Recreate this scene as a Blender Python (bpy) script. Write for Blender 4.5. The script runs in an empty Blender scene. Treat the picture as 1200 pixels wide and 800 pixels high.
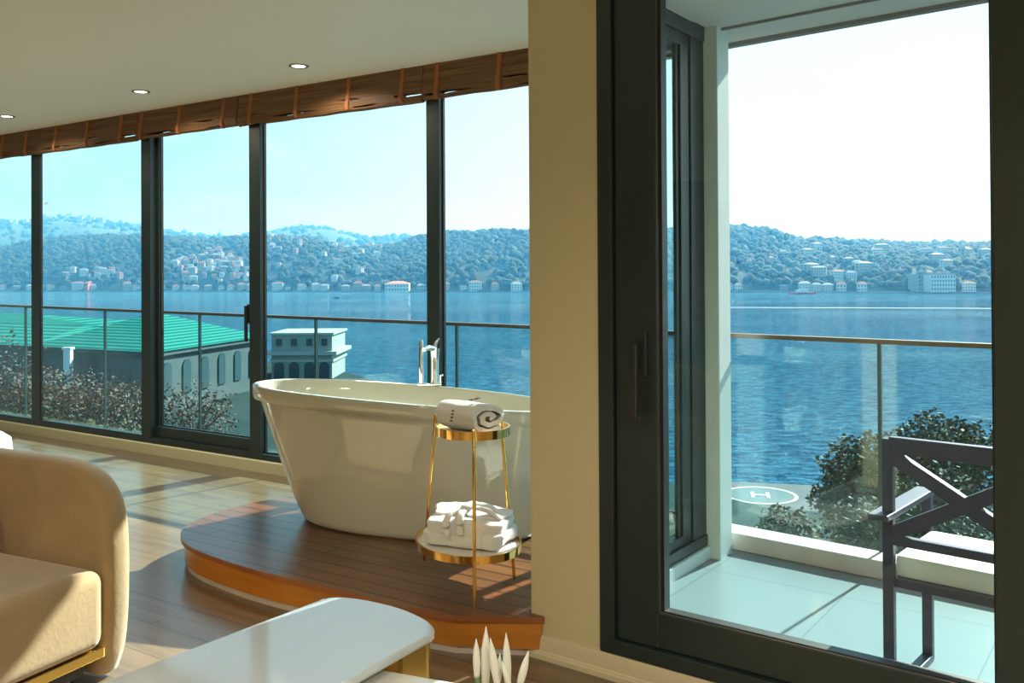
import bpy, bmesh, math, random
from mathutils import Vector, Matrix, noise
random.seed(7)
PI = math.pi
scn = bpy.context.scene
col = scn.collection

# ------------------------------------------------------------------ camera model (1200 x 800 frame)
FL, PITCH, ROLL, YP, CH = 1055.0, .0072, .0055, 314.4, 1.40
fwd = Vector((0, math.cos(PITCH), math.sin(PITCH)))
up0 = Vector((0, -math.sin(PITCH), math.cos(PITCH)))
rt0 = Vector((1, 0, 0))
RT = rt0*math.cos(ROLL) - up0*math.sin(ROLL)
UP = up0*math.cos(ROLL) + rt0*math.sin(ROLL)
def ray(x, y): return fwd + RT*((x-600)/FL) + UP*((YP-y)/FL)
def G(x, y, z):
    d = ray(x, y); t = (z-CH)/d.z
    return Vector((d.x*t, d.y*t, z))
def HZ(x): return 322.0 - ROLL*(x-600)
def atd(x, y, D):                       # point at depth D (along Y)
    d = ray(x, y); t = D/d.y
    return Vector((d.x*t, D, CH+d.z*t))

cam = bpy.data.cameras.new('camera')
co = bpy.data.objects.new('camera', cam); col.objects.link(co)
cam.sensor_width = 36; cam.lens = FL/1200*36
cam.shift_y = -(400-YP)/1200
cam.clip_start = .05; cam.clip_end = 9000
co.matrix_world = Matrix(((RT.x, UP.x, -fwd.x, 0), (RT.y, UP.y, -fwd.y, 0), (RT.z, UP.z, -fwd.z, CH), (0, 0, 0, 1)))
scn.camera = co

# ------------------------------------------------------------------ object helpers
def link(o, parent=None):
    col.objects.link(o)
    if parent: o.parent = parent
    return o
def tag(o, label=None, cat=None, group=None, kind=None):
    if label: o['label'] = label
    if cat: o['category'] = cat
    if group: o['group'] = group
    if kind: o['kind'] = kind
    return o
def empty(name, loc=(0, 0, 0), rz=0, label=None, cat=None, group=None, kind=None):
    o = bpy.data.objects.new(name, None); col.objects.link(o)
    o.empty_display_size = .1
    o.location = loc; o.rotation_euler = (0, 0, rz)
    return tag(o, label, cat, group, kind)
def finish(name, bm, mats, parent=None, smooth=None, loc=None, rz=0):
    bmesh.ops.recalc_face_normals(bm, faces=bm.faces)
    me = bpy.data.meshes.new(name)
    bm.to_mesh(me); bm.free()
    if not isinstance(mats, (list, tuple)): mats = [mats]
    for m in mats: me.materials.append(m)
    if smooth is not None:
        for p in me.polygons: p.use_smooth = True
        if smooth < 179:
            me.set_sharp_from_angle(angle=math.radians(smooth))
    o = bpy.data.objects.new(name, me); link(o, parent)
    if loc is not None: o.location = loc
    o.rotation_euler = (0, 0, rz)
    return o
def copy_tree(o, parent=None):
    c = o.copy(); col.objects.link(c); c.parent = parent
    for ch in list(o.children): copy_tree(ch, c)
    return c
def B(): return bmesh.new()
def box(bm, c, s, rz=0, mi=0, bev=0):
    """box centre c, size s"""
    M = Matrix.Translation(c) @ Matrix.Rotation(rz, 4, 'Z') @ Matrix.Diagonal((s[0], s[1], s[2], 1))
    r = bmesh.ops.create_cube(bm, size=1, matrix=M)
    vs = r['verts']; fs = set(f for v in vs for f in v.link_faces)
    for f in fs: f.material_index = mi
    if bev:
        es = list(set(e for f in fs for e in f.edges))
        rr = bmesh.ops.bevel(bm, geom=es, offset=bev, segments=2, affect='EDGES', profile=.6)
        for f in rr['faces']: f.material_index = mi
def slab(bm, p0, p1, w, z0, z1, side=0, bev=0, mi=0):
    """box running from p0 to p1 (2D); w thickness; side 0 centred, +1 left of direction, -1 right"""
    p0 = Vector((p0[0], p0[1])); p1 = Vector((p1[0], p1[1])); d = (p1-p0); L = d.length; d.normalize()
    n = Vector((-d.y, d.x)); c = (p0+p1)/2 + n*w/2*side
    box(bm, (c.x, c.y, (z0+z1)/2), (L, w, z1-z0), math.atan2(d.y, d.x), mi, bev)
def beam(bm, a, b, w, h, upv=(0, 0, 1), mi=0, bev=0):
    a = Vector(a); b = Vector(b); d = (b-a); L = d.length; d.normalize()
    u = Vector(upv); s = d.cross(u).normalized(); u = s.cross(d)
    M = Matrix(((d.x, s.x, u.x, 0), (d.y, s.y, u.y, 0), (d.z, s.z, u.z, 0), (0, 0, 0, 1)))
    M = Matrix.Translation((a+b)/2) @ M @ Matrix.Diagonal((L, w, h, 1))
    r = bmesh.ops.create_cube(bm, size=1, matrix=M)
    fs = set(f for v in r['verts'] for f in v.link_faces)
    for f in fs: f.material_index = mi
    if bev:
        es = list(set(e for f in fs for e in f.edges))
        bmesh.ops.bevel(bm, geom=es, offset=bev, segments=2, affect='EDGES')
def prism(bm, pts, z0, z1, mi=0, zf=None):
    n = len(pts)
    a = [bm.verts.new((p[0], p[1], z0)) for p in pts]; b = [bm.verts.new((p[0], p[1], z1)) for p in pts]
    fs = [bm.faces.new(b), bm.faces.new(list(reversed(a)))]
    for i in range(n): fs.append(bm.faces.new((a[i], a[(i+1) % n], b[(i+1) % n], b[i])))
    for f in fs: f.material_index = mi
    return fs
def tube(bm, pts, rad, seg=10, mi=0, cap=True):
    pts = [Vector(p) for p in pts]; n = len(pts)
    rr = rad if isinstance(rad, (list, tuple)) else [rad]*n
    rings = []; prev = None
    for i, p in enumerate(pts):
        t = (pts[min(i+1, n-1)]-pts[max(i-1, 0)]).normalized()
        if prev is None:
            a = Vector((0, 0, 1)) if abs(t.z) < .9 else Vector((1, 0, 0))
            s = t.cross(a).normalized()
        else:
            s = (prev - t*prev.dot(t)).normalized()
        prev = s; u = t.cross(s)
        rings.append([bm.verts.new(p+(s*math.cos(2*PI*k/seg)+u*math.sin(2*PI*k/seg))*rr[i]) for k in range(seg)])
    for i in range(n-1):
        for k in range(seg):
            f = bm.faces.new((rings[i][k], rings[i][(k+1) % seg], rings[i+1][(k+1) % seg], rings[i+1][k])); f.material_index = mi
    if cap:
        for r_ in (rings[0], rings[-1]):
            f = bm.faces.new(r_); f.material_index = mi
def lathe(bm, prof, c=(0, 0, 0), seg=32, mi=0):
    c = Vector(c); rings = []
    for r, z in prof:
        if r < 1e-6: rings.append([bm.verts.new(c+Vector((0, 0, z)))])
        else: rings.append([bm.verts.new(c+Vector((r*math.cos(2*PI*k/seg), r*math.sin(2*PI*k/seg), z))) for k in range(seg)])
    for a, b in zip(rings, rings[1:]):
        for k in range(seg):
            k2 = (k+1) % seg
            if len(a) == 1 and len(b) == 1: continue
            if len(a) == 1: f = bm.faces.new((a[0], b[k], b[k2]))
            elif len(b) == 1: f = bm.faces.new((a[k], a[k2], b[0]))
            else: f = bm.faces.new((a[k], a[k2], b[k2], b[k]))
            f.material_index = mi
def loft(bm, rings, closed=True, cap0=False, cap1=False, mi=0):
    vr = [[bm.verts.new(p) for p in r] for r in rings]
    n = len(vr[0])
    for a, b in zip(vr, vr[1:]):
        for k in range(n if closed else n-1):
            f = bm.faces.new((a[k], a[(k+1) % n], b[(k+1) % n], b[k])); f.material_index = mi
    if cap0: bm.faces.new(vr[0]).material_index = mi
    if cap1: bm.faces.new(vr[-1]).material_index = mi
    return vr
def crom(pts, n=8, closed=False):
    out = []; m = len(pts); P = [Vector(p) for p in pts]
    rng = range(m if closed else m-1)
    for i in rng:
        p0 = P[(i-1) % m] if closed or i > 0 else P[0]*2-P[1]
        p1 = P[i]; p2 = P[(i+1) % m]
        p3 = P[(i+2) % m] if closed or i+2 < m else P[-1]*2-P[-2]
        for k in range(n):
            t = k/n
            out.append(.5*((2*p1)+(p2-p0)*t+(2*p0-5*p1+4*p2-p3)*t*t+(3*p1-p0-3*p2+p3)*t**3))
    if not closed: out.append(P[-1])
    return out

# ------------------------------------------------------------------ material helpers
def new_mat(name):
    m = bpy.data.materials.new(name); m.use_nodes = True
    nt = m.node_tree; nt.nodes.clear()
    return m, nt
def nd(nt, t, **kw):
    n = nt.nodes.new(t)
    for k, v in kw.items(): setattr(n, k, v)
    return n
def pbr(name, colr, rough=.5, metal=0, spec=.5, var=0, vscale=5, bump=0, bscale=50, coat=0, sheen=0, sub=0, stretch=None, emis=None, emstr=0):
    m, nt = new_mat(name); L = nt.links
    o = nd(nt, 'ShaderNodeOutputMaterial'); p = nd(nt, 'ShaderNodeBsdfPrincipled')
    L.new(p.outputs[0], o.inputs[0])
    p.inputs['Base Color'].default_value = (*colr, 1); p.inputs['Roughness'].default_value = rough
    p.inputs['Metallic'].default_value = metal; p.inputs['Specular IOR Level'].default_value = spec
    p.inputs['Coat Weight'].default_value = coat; p.inputs['Coat Roughness'].default_value = .05
    p.inputs['Sheen Weight'].default_value = sheen
    if emis: p.inputs['Emission Color'].default_value = (*emis, 1); p.inputs['Emission Strength'].default_value = emstr
    tc = nd(nt, 'ShaderNodeTexCoord'); src = tc.outputs['Object']
    if stretch:
        mp = nd(nt, 'ShaderNodeMapping'); mp.inputs['Scale'].default_value = stretch; L.new(src, mp.inputs[0]); src = mp.outputs[0]
    if var:
        n = nd(nt, 'ShaderNodeTexNoise'); n.inputs['Scale'].default_value = vscale; n.inputs['Detail'].default_value = 5
        L.new(src, n.inputs['Vector'])
        mx = nd(nt, 'ShaderNodeMix', data_type='RGBA')
        mx.inputs[6].default_value = (*[c*(1-var) for c in colr], 1); mx.inputs[7].default_value = (*[min(1, c*(1+var)) for c in colr], 1)
        cr = nd(nt, 'ShaderNodeMapRange'); cr.inputs[1].default_value = .3; cr.inputs[2].default_value = .7
        L.new(n.outputs[0], cr.inputs[0]); L.new(cr.outputs[0], mx.inputs[0]); L.new(mx.outputs[2], p.inputs['Base Color'])
    if bump:
        n2 = nd(nt, 'ShaderNodeTexNoise'); n2.inputs['Scale'].default_value = bscale; n2.inputs['Detail'].default_value = 4
        L.new(src, n2.inputs['Vector'])
        b = nd(nt, 'ShaderNodeBump'); b.inputs['Strength'].default_value = bump; b.inputs['Distance'].default_value = .02
        L.new(n2.outputs[0], b.inputs['Height']); L.new(b.outputs[0], p.inputs['Normal'])
    return m
def glass_mat(name, tint=(.93, .97, .96), f0=.022, k=.4):
    m, nt = new_mat(name); L = nt.links
    o = nd(nt, 'ShaderNodeOutputMaterial'); mix = nd(nt, 'ShaderNodeMixShader')
    t = nd(nt, 'ShaderNodeBsdfTransparent'); t.inputs[0].default_value = (*tint, 1)
    g = nd(nt, 'ShaderNodeBsdfGlossy'); g.inputs['Roughness'].default_value = 0.0; g.inputs[0].default_value = (1, 1, 1, 1)
    lw = nd(nt, 'ShaderNodeLayerWeight'); lw.inputs[0].default_value = .5
    pw = nd(nt, 'ShaderNodeMath', operation='POWER'); pw.inputs[1].default_value = 5; L.new(lw.outputs['Facing'], pw.inputs[0])
    ma = nd(nt, 'ShaderNodeMath', operation='MULTIPLY_ADD'); ma.inputs[1].default_value = k; ma.inputs[2].default_value = f0
    L.new(pw.outputs[0], ma.inputs[0]); L.new(ma.outputs[0], mix.inputs[0])
    L.new(t.outputs[0], mix.inputs[1]); L.new(g.outputs[0], mix.inputs[2]); L.new(mix.outputs[0], o.inputs[0])
    return m
def planks(name, c1, c2, cm, length, width, gap, rough, grain=.35, bump=.3, coat=0, seedoff=0):
    m, nt = new_mat(name); L = nt.links
    o = nd(nt, 'ShaderNodeOutputMaterial'); p = nd(nt, 'ShaderNodeBsdfPrincipled'); L.new(p.outputs[0], o.inputs[0])
    tc = nd(nt, 'ShaderNodeTexCoord')
    br = nd(nt, 'ShaderNodeTexBrick'); br.offset = .37; br.offset_frequency = 2
    br.inputs['Scale'].default_value = 1; br.inputs['Brick Width'].default_value = length; br.inputs['Row Height'].default_value = width
    br.inputs['Mortar Size'].default_value = gap; br.inputs['Mortar Smooth'].default_value = .1; br.inputs['Bias'].default_value = 0
    br.inputs['Color1'].default_value = (*c1, 1); br.inputs['Color2'].default_value = (*c2, 1); br.inputs['Mortar'].default_value = (*cm, 1)
    L.new(tc.outputs['Object'], br.inputs['Vector'])
    mp = nd(nt, 'ShaderNodeMapping'); mp.inputs['Scale'].default_value = (1.1, 14, 1); mp.inputs['Location'].default_value = (seedoff, 0, 0)
    L.new(tc.outputs['Object'], mp.inputs[0])
    n = nd(nt, 'ShaderNodeTexNoise'); n.inputs['Scale'].default_value = 1.6; n.inputs['Detail'].default_value = 8; n.inputs['Distortion'].default_value = .6
    L.new(mp.outputs[0], n.inputs['Vector'])
    mr = nd(nt, 'ShaderNodeMapRange'); mr.inputs[1].default_value = .25; mr.inputs[2].default_value = .75
    mr.inputs[3].default_value = 1-grain; mr.inputs[4].default_value = 1+grain; L.new(n.outputs[0], mr.inputs[0])
    mul = nd(nt, 'ShaderNodeMix', data_type='RGBA', blend_type='MULTIPLY'); mul.inputs[0].default_value = 1
    cmb = nd(nt, 'ShaderNodeCombineColor'); [L.new(mr.outputs[0], cmb.inputs[i]) for i in range(3)]
    L.new(br.outputs['Color'], mul.inputs[6]); L.new(cmb.outputs[0], mul.inputs[7]); L.new(mul.outputs[2], p.inputs['Base Color'])
    p.inputs['Roughness'].default_value = rough; p.inputs['Coat Weight'].default_value = coat; p.inputs['Coat Roughness'].default_value = .2
    b = nd(nt, 'ShaderNodeBump'); b.inputs['Strength'].default_value = bump; b.inputs['Distance'].default_value = .004; b.invert = True
    ad = nd(nt, 'ShaderNodeMath', operation='MULTIPLY_ADD'); ad.inputs[1].default_value = -.15
    L.new(n.outputs[0], ad.inputs[0]); L.new(br.outputs['Fac'], ad.inputs[2]); L.new(ad.outputs[0], b.inputs['Height']); L.new(b.outputs[0], p.inputs['Normal'])
    return m

M = {}
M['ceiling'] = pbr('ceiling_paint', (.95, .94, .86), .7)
M['wall'] = pbr('wall_paint', (.62, .54, .33), .6)
M['base'] = pbr('baseboard_paint', (.62, .54, .37), .45)
M['plinth'] = pbr('plinth_paint', (.66, .60, .38), .5)
M['alu'] = pbr('dark_aluminium', (.017, .030, .031), .38, .0, .6)
M['gasket'] = pbr('rubber_gasket', (.008, .008, .008), .4)
M['handle'] = pbr('graphite_handle', (.06, .06, .055), .3, .6)
M['glass'] = glass_mat('window_glass', (.90, .985, .98))
M['railglass'] = glass_mat('railing_glass', (.82, .94, .94), .03, .6)
M['floor'] = planks('oak_floor', (.21, .14, .08), (.16, .105, .058), (.09, .06, .035), 1.35, .19, .003, .30, .3, .25, .45)
M['deck'] = planks('teak_deck', (.165, .062, .019), (.13, .046, .015), (.02, .012, .008), 1.9, .092, .006, .3, .3, .5, .25, 3.3)
M['nosing'] = pbr('teak_nosing', (.30, .10, .035), .4, var=.2, vscale=4)
M['fascia'] = pbr('orange_wood_fascia', (.50, .18, .018), .35, var=.18, vscale=3, stretch=(1, 1, 8), coat=.2)
M['tub'] = pbr('white_acrylic', (.54, .52, .44), .08, 0, .5, coat=.6)
M['chrome'] = pbr('chrome', (.86, .88, .88), .06, 1)
M['gold'] = pbr('polished_gold', (.86, .52, .16), .12, 1)
M['goldb'] = pbr('brushed_gold', (.78, .55, .18), .22, 1)
M['towel'] = pbr('white_terry', (.86, .84, .80), .95, bump=.5, bscale=420, sheen=.3)
M['robe'] = pbr('white_robe_terry', (.90, .89, .87), .95, bump=.6, bscale=300, sheen=.3)
M['marble'] = pbr('pale_tray', (.82, .80, .74), .25)
M['stitch'] = pbr('dark_stitching', (.10, .03, .04), .8)
M['velvet'] = pbr('beige_velvet', (.37, .235, .10), .75, var=.11, vscale=6, sheen=.6, bump=.08, bscale=60)
M['tabletop'] = pbr('glossy_white_top', (.58, .61, .64), .12, coat=.5)
M['boucle'] = pbr('white_boucle', (.85, .85, .80), .9, bump=.8, bscale=90)
M['pillow'] = pbr('grey_cushion', (.45, .38, .32), .85, bump=.2, bscale=200)
M['petal'] = pbr('white_petal', (.88, .88, .80), .5, var=.06, vscale=30, stretch=(1, 1, .1))
M['stem'] = pbr('green_stem', (.10, .19, .04), .5)
M['vase'] = pbr('white_ceramic', (.85, .85, .83), .15, coat=.5)
M['bamboo_edge'] = pbr('blind_tape', (.38, .13, .045), .7, bump=.4, bscale=300)
M['lamp_ring'] = pbr('lamp_ring', (.35, .33, .28), .4, .6)
M['lamp'] = pbr('lamp_lens', (1, .95, .85), .4, emis=(1, .93, .78), emstr=6)
M['post'] = pbr('pale_render', (.62, .66, .64), .6, var=.04)
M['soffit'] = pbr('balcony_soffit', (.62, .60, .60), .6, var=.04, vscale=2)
M['kerb'] = pbr('kerb_stone', (.58, .50, .47), .6, var=.08, vscale=8)
M['patio'] = pbr('patio_chair_metal', (.05, .055, .10), .4, .3)
M['outcush'] = pbr('outdoor_cushion', (.78, .74, .68), .85, bump=.2, bscale=200)
M['railmetal'] = pbr('railing_cap_metal', (.17, .13, .10), .35, .7)
M['shelf'] = pbr('white_shelf', (.8, .8, .78), .4)

# bamboo slats
m, nt = new_mat('bamboo_blind'); Lk = nt.links
o_ = nd(nt, 'ShaderNodeOutputMaterial'); p_ = nd(nt, 'ShaderNodeBsdfPrincipled'); Lk.new(p_.outputs[0], o_.inputs[0])
tc_ = nd(nt, 'ShaderNodeTexCoord'); mp_ = nd(nt, 'ShaderNodeMapping'); mp_.inputs['Scale'].default_value = (1.2, 1, 90)
Lk.new(tc_.outputs['Object'], mp_.inputs[0])
n_ = nd(nt, 'ShaderNodeTexNoise'); n_.inputs['Scale'].default_value = 1.5; n_.inputs['Detail'].default_value = 6; Lk.new(mp_.outputs[0], n_.inputs['Vector'])
cr_ = nd(nt, 'ShaderNodeValToRGB'); cr_.color_ramp.elements[0].position = .3; cr_.color_ramp.elements[0].color = (.055, .022, .008, 1)
cr_.color_ramp.elements[1].position = .75; cr_.color_ramp.elements[1].color = (.30, .14, .05, 1)
Lk.new(n_.outputs[0], cr_.inputs[0]); Lk.new(cr_.outputs[0], p_.inputs['Base Color']); p_.inputs['Roughness'].default_value = .55
b_ = nd(nt, 'ShaderNodeBump'); b_.inputs['Strength'].default_value = .6; b_.inputs['Distance'].default_value = .004
Lk.new(n_.outputs[0], b_.inputs['Height']); Lk.new(b_.outputs[0], p_.inputs['Normal'])
tr_ = nd(nt, 'ShaderNodeBsdfTransparent'); mxs = nd(nt, 'ShaderNodeMixShader')
sp_ = nd(nt, 'ShaderNodeSeparateXYZ'); Lk.new(tc_.outputs['Object'], sp_.inputs[0])
cx_ = nd(nt, 'ShaderNodeCombineXYZ'); Lk.new(sp_.outputs['X'], cx_.inputs[0]); Lk.new(sp_.outputs['Z'], cx_.inputs[2])
m2_ = nd(nt, 'ShaderNodeMapping'); m2_.inputs['Scale'].default_value = (1.6, 1, 30); m2_.inputs['Location'].default_value = (2.2, 0, 0); Lk.new(cx_.outputs[0], m2_.inputs[0])
n2_ = nd(nt, 'ShaderNodeTexNoise'); n2_.inputs['Scale'].default_value = 1.3; n2_.inputs['Detail'].default_value = 1; Lk.new(m2_.outputs[0], n2_.inputs['Vector'])
gt_ = nd(nt, 'ShaderNodeMath', operation='GREATER_THAN'); gt_.inputs[1].default_value = .635; Lk.new(n2_.outputs[0], gt_.inputs[0])
zc_ = nd(nt, 'ShaderNodeMath', operation='LESS_THAN'); zc_.inputs[1].default_value = -.125; Lk.new(sp_.outputs['Z'], zc_.inputs[0])
za_ = nd(nt, 'ShaderNodeMath', operation='MULTIPLY'); Lk.new(gt_.outputs[0], za_.inputs[0]); Lk.new(zc_.outputs[0], za_.inputs[1])
Lk.new(za_.outputs[0], mxs.inputs[0]); Lk.new(p_.outputs[0], mxs.inputs[1]); Lk.new(tr_.outputs[0], mxs.inputs[2]); Lk.new(mxs.outputs[0], o_.inputs[0])
M['bamboo'] = m

# ------------------------------------------------------------------ plan of the place
U = Vector((.842, -.539)); N = Vector((.539, .842)); F0 = Vector((0, 5.27))      # glazed front of the bath area
def fac(s, d): return F0 + U*s + N*d
def fs(px, d=0):
    k = (px-600)/FL
    return (k*(5.27+.842*d)-.539*d)/(.842+.539*k)
D0 = Vector((.08, 3.33)); DU = Vector((.807, -.591)); DN = Vector((.591, .807))   # door wall
def dw(t, d): return D0 + DU*t + DN*d
def dt(px, d=0):
    k = (px-600)/FL
    return (k*(3.33+.807*d)-.08-.591*d)/(.807+.591*k)
R0 = Vector((.12, 3.30)); RU = DN.copy(); RN = DU.copy()                            # return wall, RN points to the balcony
def rw(s, d): return R0 + RU*s + RN*d
CEIL = 2.71; SOF = 2.62
def rail(x): return Vector((x, 5.70-.83*x))
sL = -9.6
sCorner = fs(842, .02)
tEnd = 3.3
colL = dt(619); colR = dt(701.5)
cornerF = fac(sCorner, .0)
room = [fac(sL, 0), cornerF, rw(1.40, -.07), rw(.0, -.07), dw(colL+.08, .10), dw(tEnd, .10), Vector((dw(tEnd, 0).x, -3.4)), Vector((fac(sL, 0).x, -3.4))]

def struct(name, bm, mat, parent=None, smooth=None, **k):
    o = finish(name, bm, mat, parent, smooth, **k)
    if parent is None: o['kind'] = 'structure'
    return o

# floor: local X along the window front so the planks follow it
rzF = math.atan2(U.y, U.x)
def to_local(p, rz): 
    c, s = math.cos(-rz), math.sin(-rz); return (p[0]*c-p[1]*s, p[0]*s+p[1]*c)
bm = B(); prism(bm, [to_local(p, rzF) for p in room], -.25, 0)
struct('floor', bm, M['floor'], rz=rzF)
bm = B(); prism(bm, room, CEIL, CEIL+.3)
struct('ceiling', bm, M['ceiling'])
# walls out of view
xl = fac(sL, 0).x; xr = dw(tEnd, 0).x
bm = B(); slab(bm, (xl, fac(sL, 0).y+.1), (xl, -3.4), .15, 0, CEIL, -1)
struct('wall_left', bm, pbr('slate_wall', (.10, .115, .125), .7))
bm = B(); slab(bm, (xl, -3.4), (xr, -3.4), .15, 0, CEIL, -1)
struct('wall_back', bm, M['wall'])
bm = B(); slab(bm, (xr, -3.4), dw(tEnd, 0), .15, 0, CEIL, -1)
struct('wall_right', bm, M['wall'])

# column (front face towards the camera) + lintel + pier past the door
bm = B()
a, b2 = dw(colL, 0), dw(colR, 0)
pts = [a, b2, dw(colR, .10), rw(.02, 0), rw(.02, -.075)]
# rounded front-left corner
pts = [dw(colL+.012, 0), b2, dw(colR, .10), dw(colL+.10, .10), dw(colL, .10), dw(colL, .012), dw(colL+.0035, .0035)]
prism(bm, pts, 0, CEIL)
struct('wall_door_side', bm, M['wall'], smooth=30)
bm = B(); slab(bm, dw(2.62, 0), dw(tEnd, 0), .12, 0, CEIL, 1)
struct('wall_door_side_pier', bm, M['wall'])
bm = B(); slab(bm, dw(colR, 0), dw(2.62, 0), .12, 2.58, CEIL, 1)
struct('wall_over_door', bm, M['wall'])

# baseboard with moulded profile along the column and under the door
def profile_run(bm, path, prof):
    """prof: list (out, z) ; path: 2D points, room side is to the right of the direction"""
    rings = []
    n = len(path)
    for i, p in enumerate(path):
        p = Vector(p)
        d1 = (Vector(path[min(i+1, n-1)])-p); d0 = (p-Vector(path[max(i-1, 0)]))
        d1 = d1.normalized() if d1.length else d0.normalized(); d0 = d0.normalized() if d0.length else d1
        n0 = Vector((d0.y, -d0.x)); n1 = Vector((d1.y, -d1.x)); m_ = (n0+n1).normalized(); m_ = m_/max(.3, m_.dot(n1))
        rings.append([(p.x+m_.x*o, p.y+m_.y*o, z) for o, z in prof])
    loft(bm, rings, closed=True, cap0=True, cap1=True)
bprof = [(0, 0), (.026, 0), (.026, .018), (.020, .022), (.020, .026), (.015, .03), (.013, .07), (.008, .082), (.0, .086)]
bm = B(); profile_run(bm, [dw(colL, .13), dw(colL, 0), dw(2.62, 0)], bprof)
struct('baseboard_door_side', bm, M['base'], smooth=40)
bm = B(); profile_run(bm, [fac(sL, .03), fac(sCorner-.12, .03)], [(0, 0), (.026, 0), (.026, .078), (.02, .085), (0, .085)])
struct('baseboard_window_side', bm, M['plinth'])

# ------------------------------------------------------------------ glazed front: five windows
def stile(bm, s0, s1, d0, d1, z0, z1, bev=.003):
    p0 = fac(s0, (d0+d1)/2); p1 = fac(s1, (d0+d1)/2); slab(bm, p0, p1, d1-d0, z0, z1, 0, bev)
mull = [(37, 46.5, .02), (166, 176, .02), (292, 305, .02), (500, 515, .02)]
mdep = [.04, .12, .08, .08]
ms = [(fs(a, d), fs(b, d)) for a, b, d in mull]
zt = 2.71; zb = .085
span = [(sL, ms[0][0]), (ms[0][1], ms[1][0]), (ms[1][1], ms[2][0]), (ms[2][1], ms[3][0]), (ms[3][1], sCorner-.16)]
gd = [.032, .032, .10, .062, .062]
bm = B(); stile(bm, sL, sCorner-.1, .13, .17, 2.62, CEIL)
struct('trim_1', bm, M['alu'])
for i, ((s0, s1), g) in enumerate(zip(span, gd)):
    w = empty('window_%d' % (i+1), (*fac((s0+s1)/2, 0), 0), kind='structure')
    inv = Matrix.Translation(-Vector((*fac((s0+s1)/2, 0), 0)))
    def fin(name, bm, mat, sm=None):
        bmesh.ops.transform(bm, matrix=inv, verts=bm.verts)
        return finish(name, bm, mat, w, sm)
    f = B()
    stile(f, s0, s1, .02, .12, zb, .13); stile(f, s0, s1, .02, .12, 2.64, zt)
    if i < 4: stile(f, *ms[i], .02, mdep[i], zb, zt)
    else: stile(f, s1, s1+.05, .02, .12, zb, zt)
    fin('window_frame', f, M['alu'])
    gk = B()
    if i != 2:
        z0 = .13
        # dark gasket line and slim bead
        stile(gk, s0, s0+.008, g-.008, g+.012, z0, 2.64, 0); stile(gk, s1-.008, s1, g-.01, g+.01, z0, 2.64, 0)
        stile(gk, s0, s1, g-.01, g+.01, z0, z0+.010, 0)
        fin('gasket', gk, M['gasket'])
        q = B(); stile(q, s0+.004, s1-.004, g-.004, g+.004, z0+.004, 2.64, 0); fin('glass_pane', q, M['glass'])
    else:
        sa = B()
        a0, a1 = s0+.005, s1+.002
        stile(sa, a0, a0+.03, .075, .118, .13, 2.64); stile(sa, a1-.03, a1, .05, .118, .13, 2.64)
        stile(sa, a0, a1, .06, .118, .13, .215); stile(sa, a0, a1, .06, .118, 2.58, 2.64)
        fin('sliding_sash', sa, M['alu'])
        stile(gk, a0+.03, a0+.038, .09, .112, .215, 2.58, 0); stile(gk, a0+.03, a1-.03, .09, .112, .213, .224, 0)
        fin('gasket', gk, M['gasket'])
        q = B(); stile(q, a0+.03, a1-.025, .098, .105, .215, 2.58, 0); fin('glass_pane', q, M['glass'])
        h = B(); hs = fs(289, .03)
        p = fac(hs, .03); hz0 = 1.4-(400-323.7)*p.y/FL; hz1 = 1.4-(358-323.7)*p.y/FL
        slab(h, fac(hs-.012, .055), fac(hs+.018, .055), .03, hz1-.13, hz1+.01, 0, .004)
        slab(h, fac(hs-.011, .022), fac(hs+.011, .022), .02, hz0, hz1, 0, .006)
        slab(h, fac(hs-.008, .035), fac(hs+.008, .035), .03, hz1-.05, hz1-.02, 0, .003)
        fin('handle', h, M['handle'])

# corner post
bm = B(); slab(bm, rw(1.43, -.02), rw(1.575, -.02), .16, -.3, SOF, 0, .004)
struct('wall_corner_post', bm, M['post'])

# ------------------------------------------------------------------ return window between bath area and balcony
w = empty('window_6', (*rw(.7, -.04), 0), kind='structure')
inv = Matrix.Translation(-Vector((*rw(.7, -.04), 0)))
def rs(bm, s0, s1, d0, d1, z0, z1, bev=.003): slab(bm, rw(s0, (d0+d1)/2), rw(s1, (d0+d1)/2), d1-d0, z0, z1, 0, bev)
def sr(px, d):
    k = (px-600)/FL
    return (k*(3.3-.591*d)-.12-.807*d)/(.59-.807*k)
def finw(name, bm, mat, sm=None):
    bmesh.ops.transform(bm, matrix=inv, verts=bm.verts); return finish(name, bm, mat, w, sm)
f = B()
rs(f, .02, 1.43, -.075, -.005, .06, .115); rs(f, .02, 1.43, -.075, -.005, 2.55, SOF); rs(f, sr(810.5, -.012), 1.43, -.075, -.012, .115, 2.55); rs(f, .1, .2, -.075, -.005, .115, 2.55)
finw('window_frame', f, M['alu'])
sq = sr(793, -.03)
f = B(); rs(f, sq+.03, sr(808, -.02), -.065, -.02, .115, 2.55); rs(f, sq, sq+.03, -.05, -.03, .115, 2.55); rs(f, .2, 1.33, -.065, -.02, .115, .16); rs(f, .2, 1.33, -.065, -.02, 2.49, 2.55)
finw('sliding_sash', f, M['alu'])
f = B(); rs(f, .2, 1.36, -.045, -.038, .16, 2.49, 0); finw('glass_pane', f, M['glass'])
bm = B(); rs(bm, .0, 1.43, -.08, .01, -.25, .06, .004); struct('trim_2', bm, M['post'])

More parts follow.
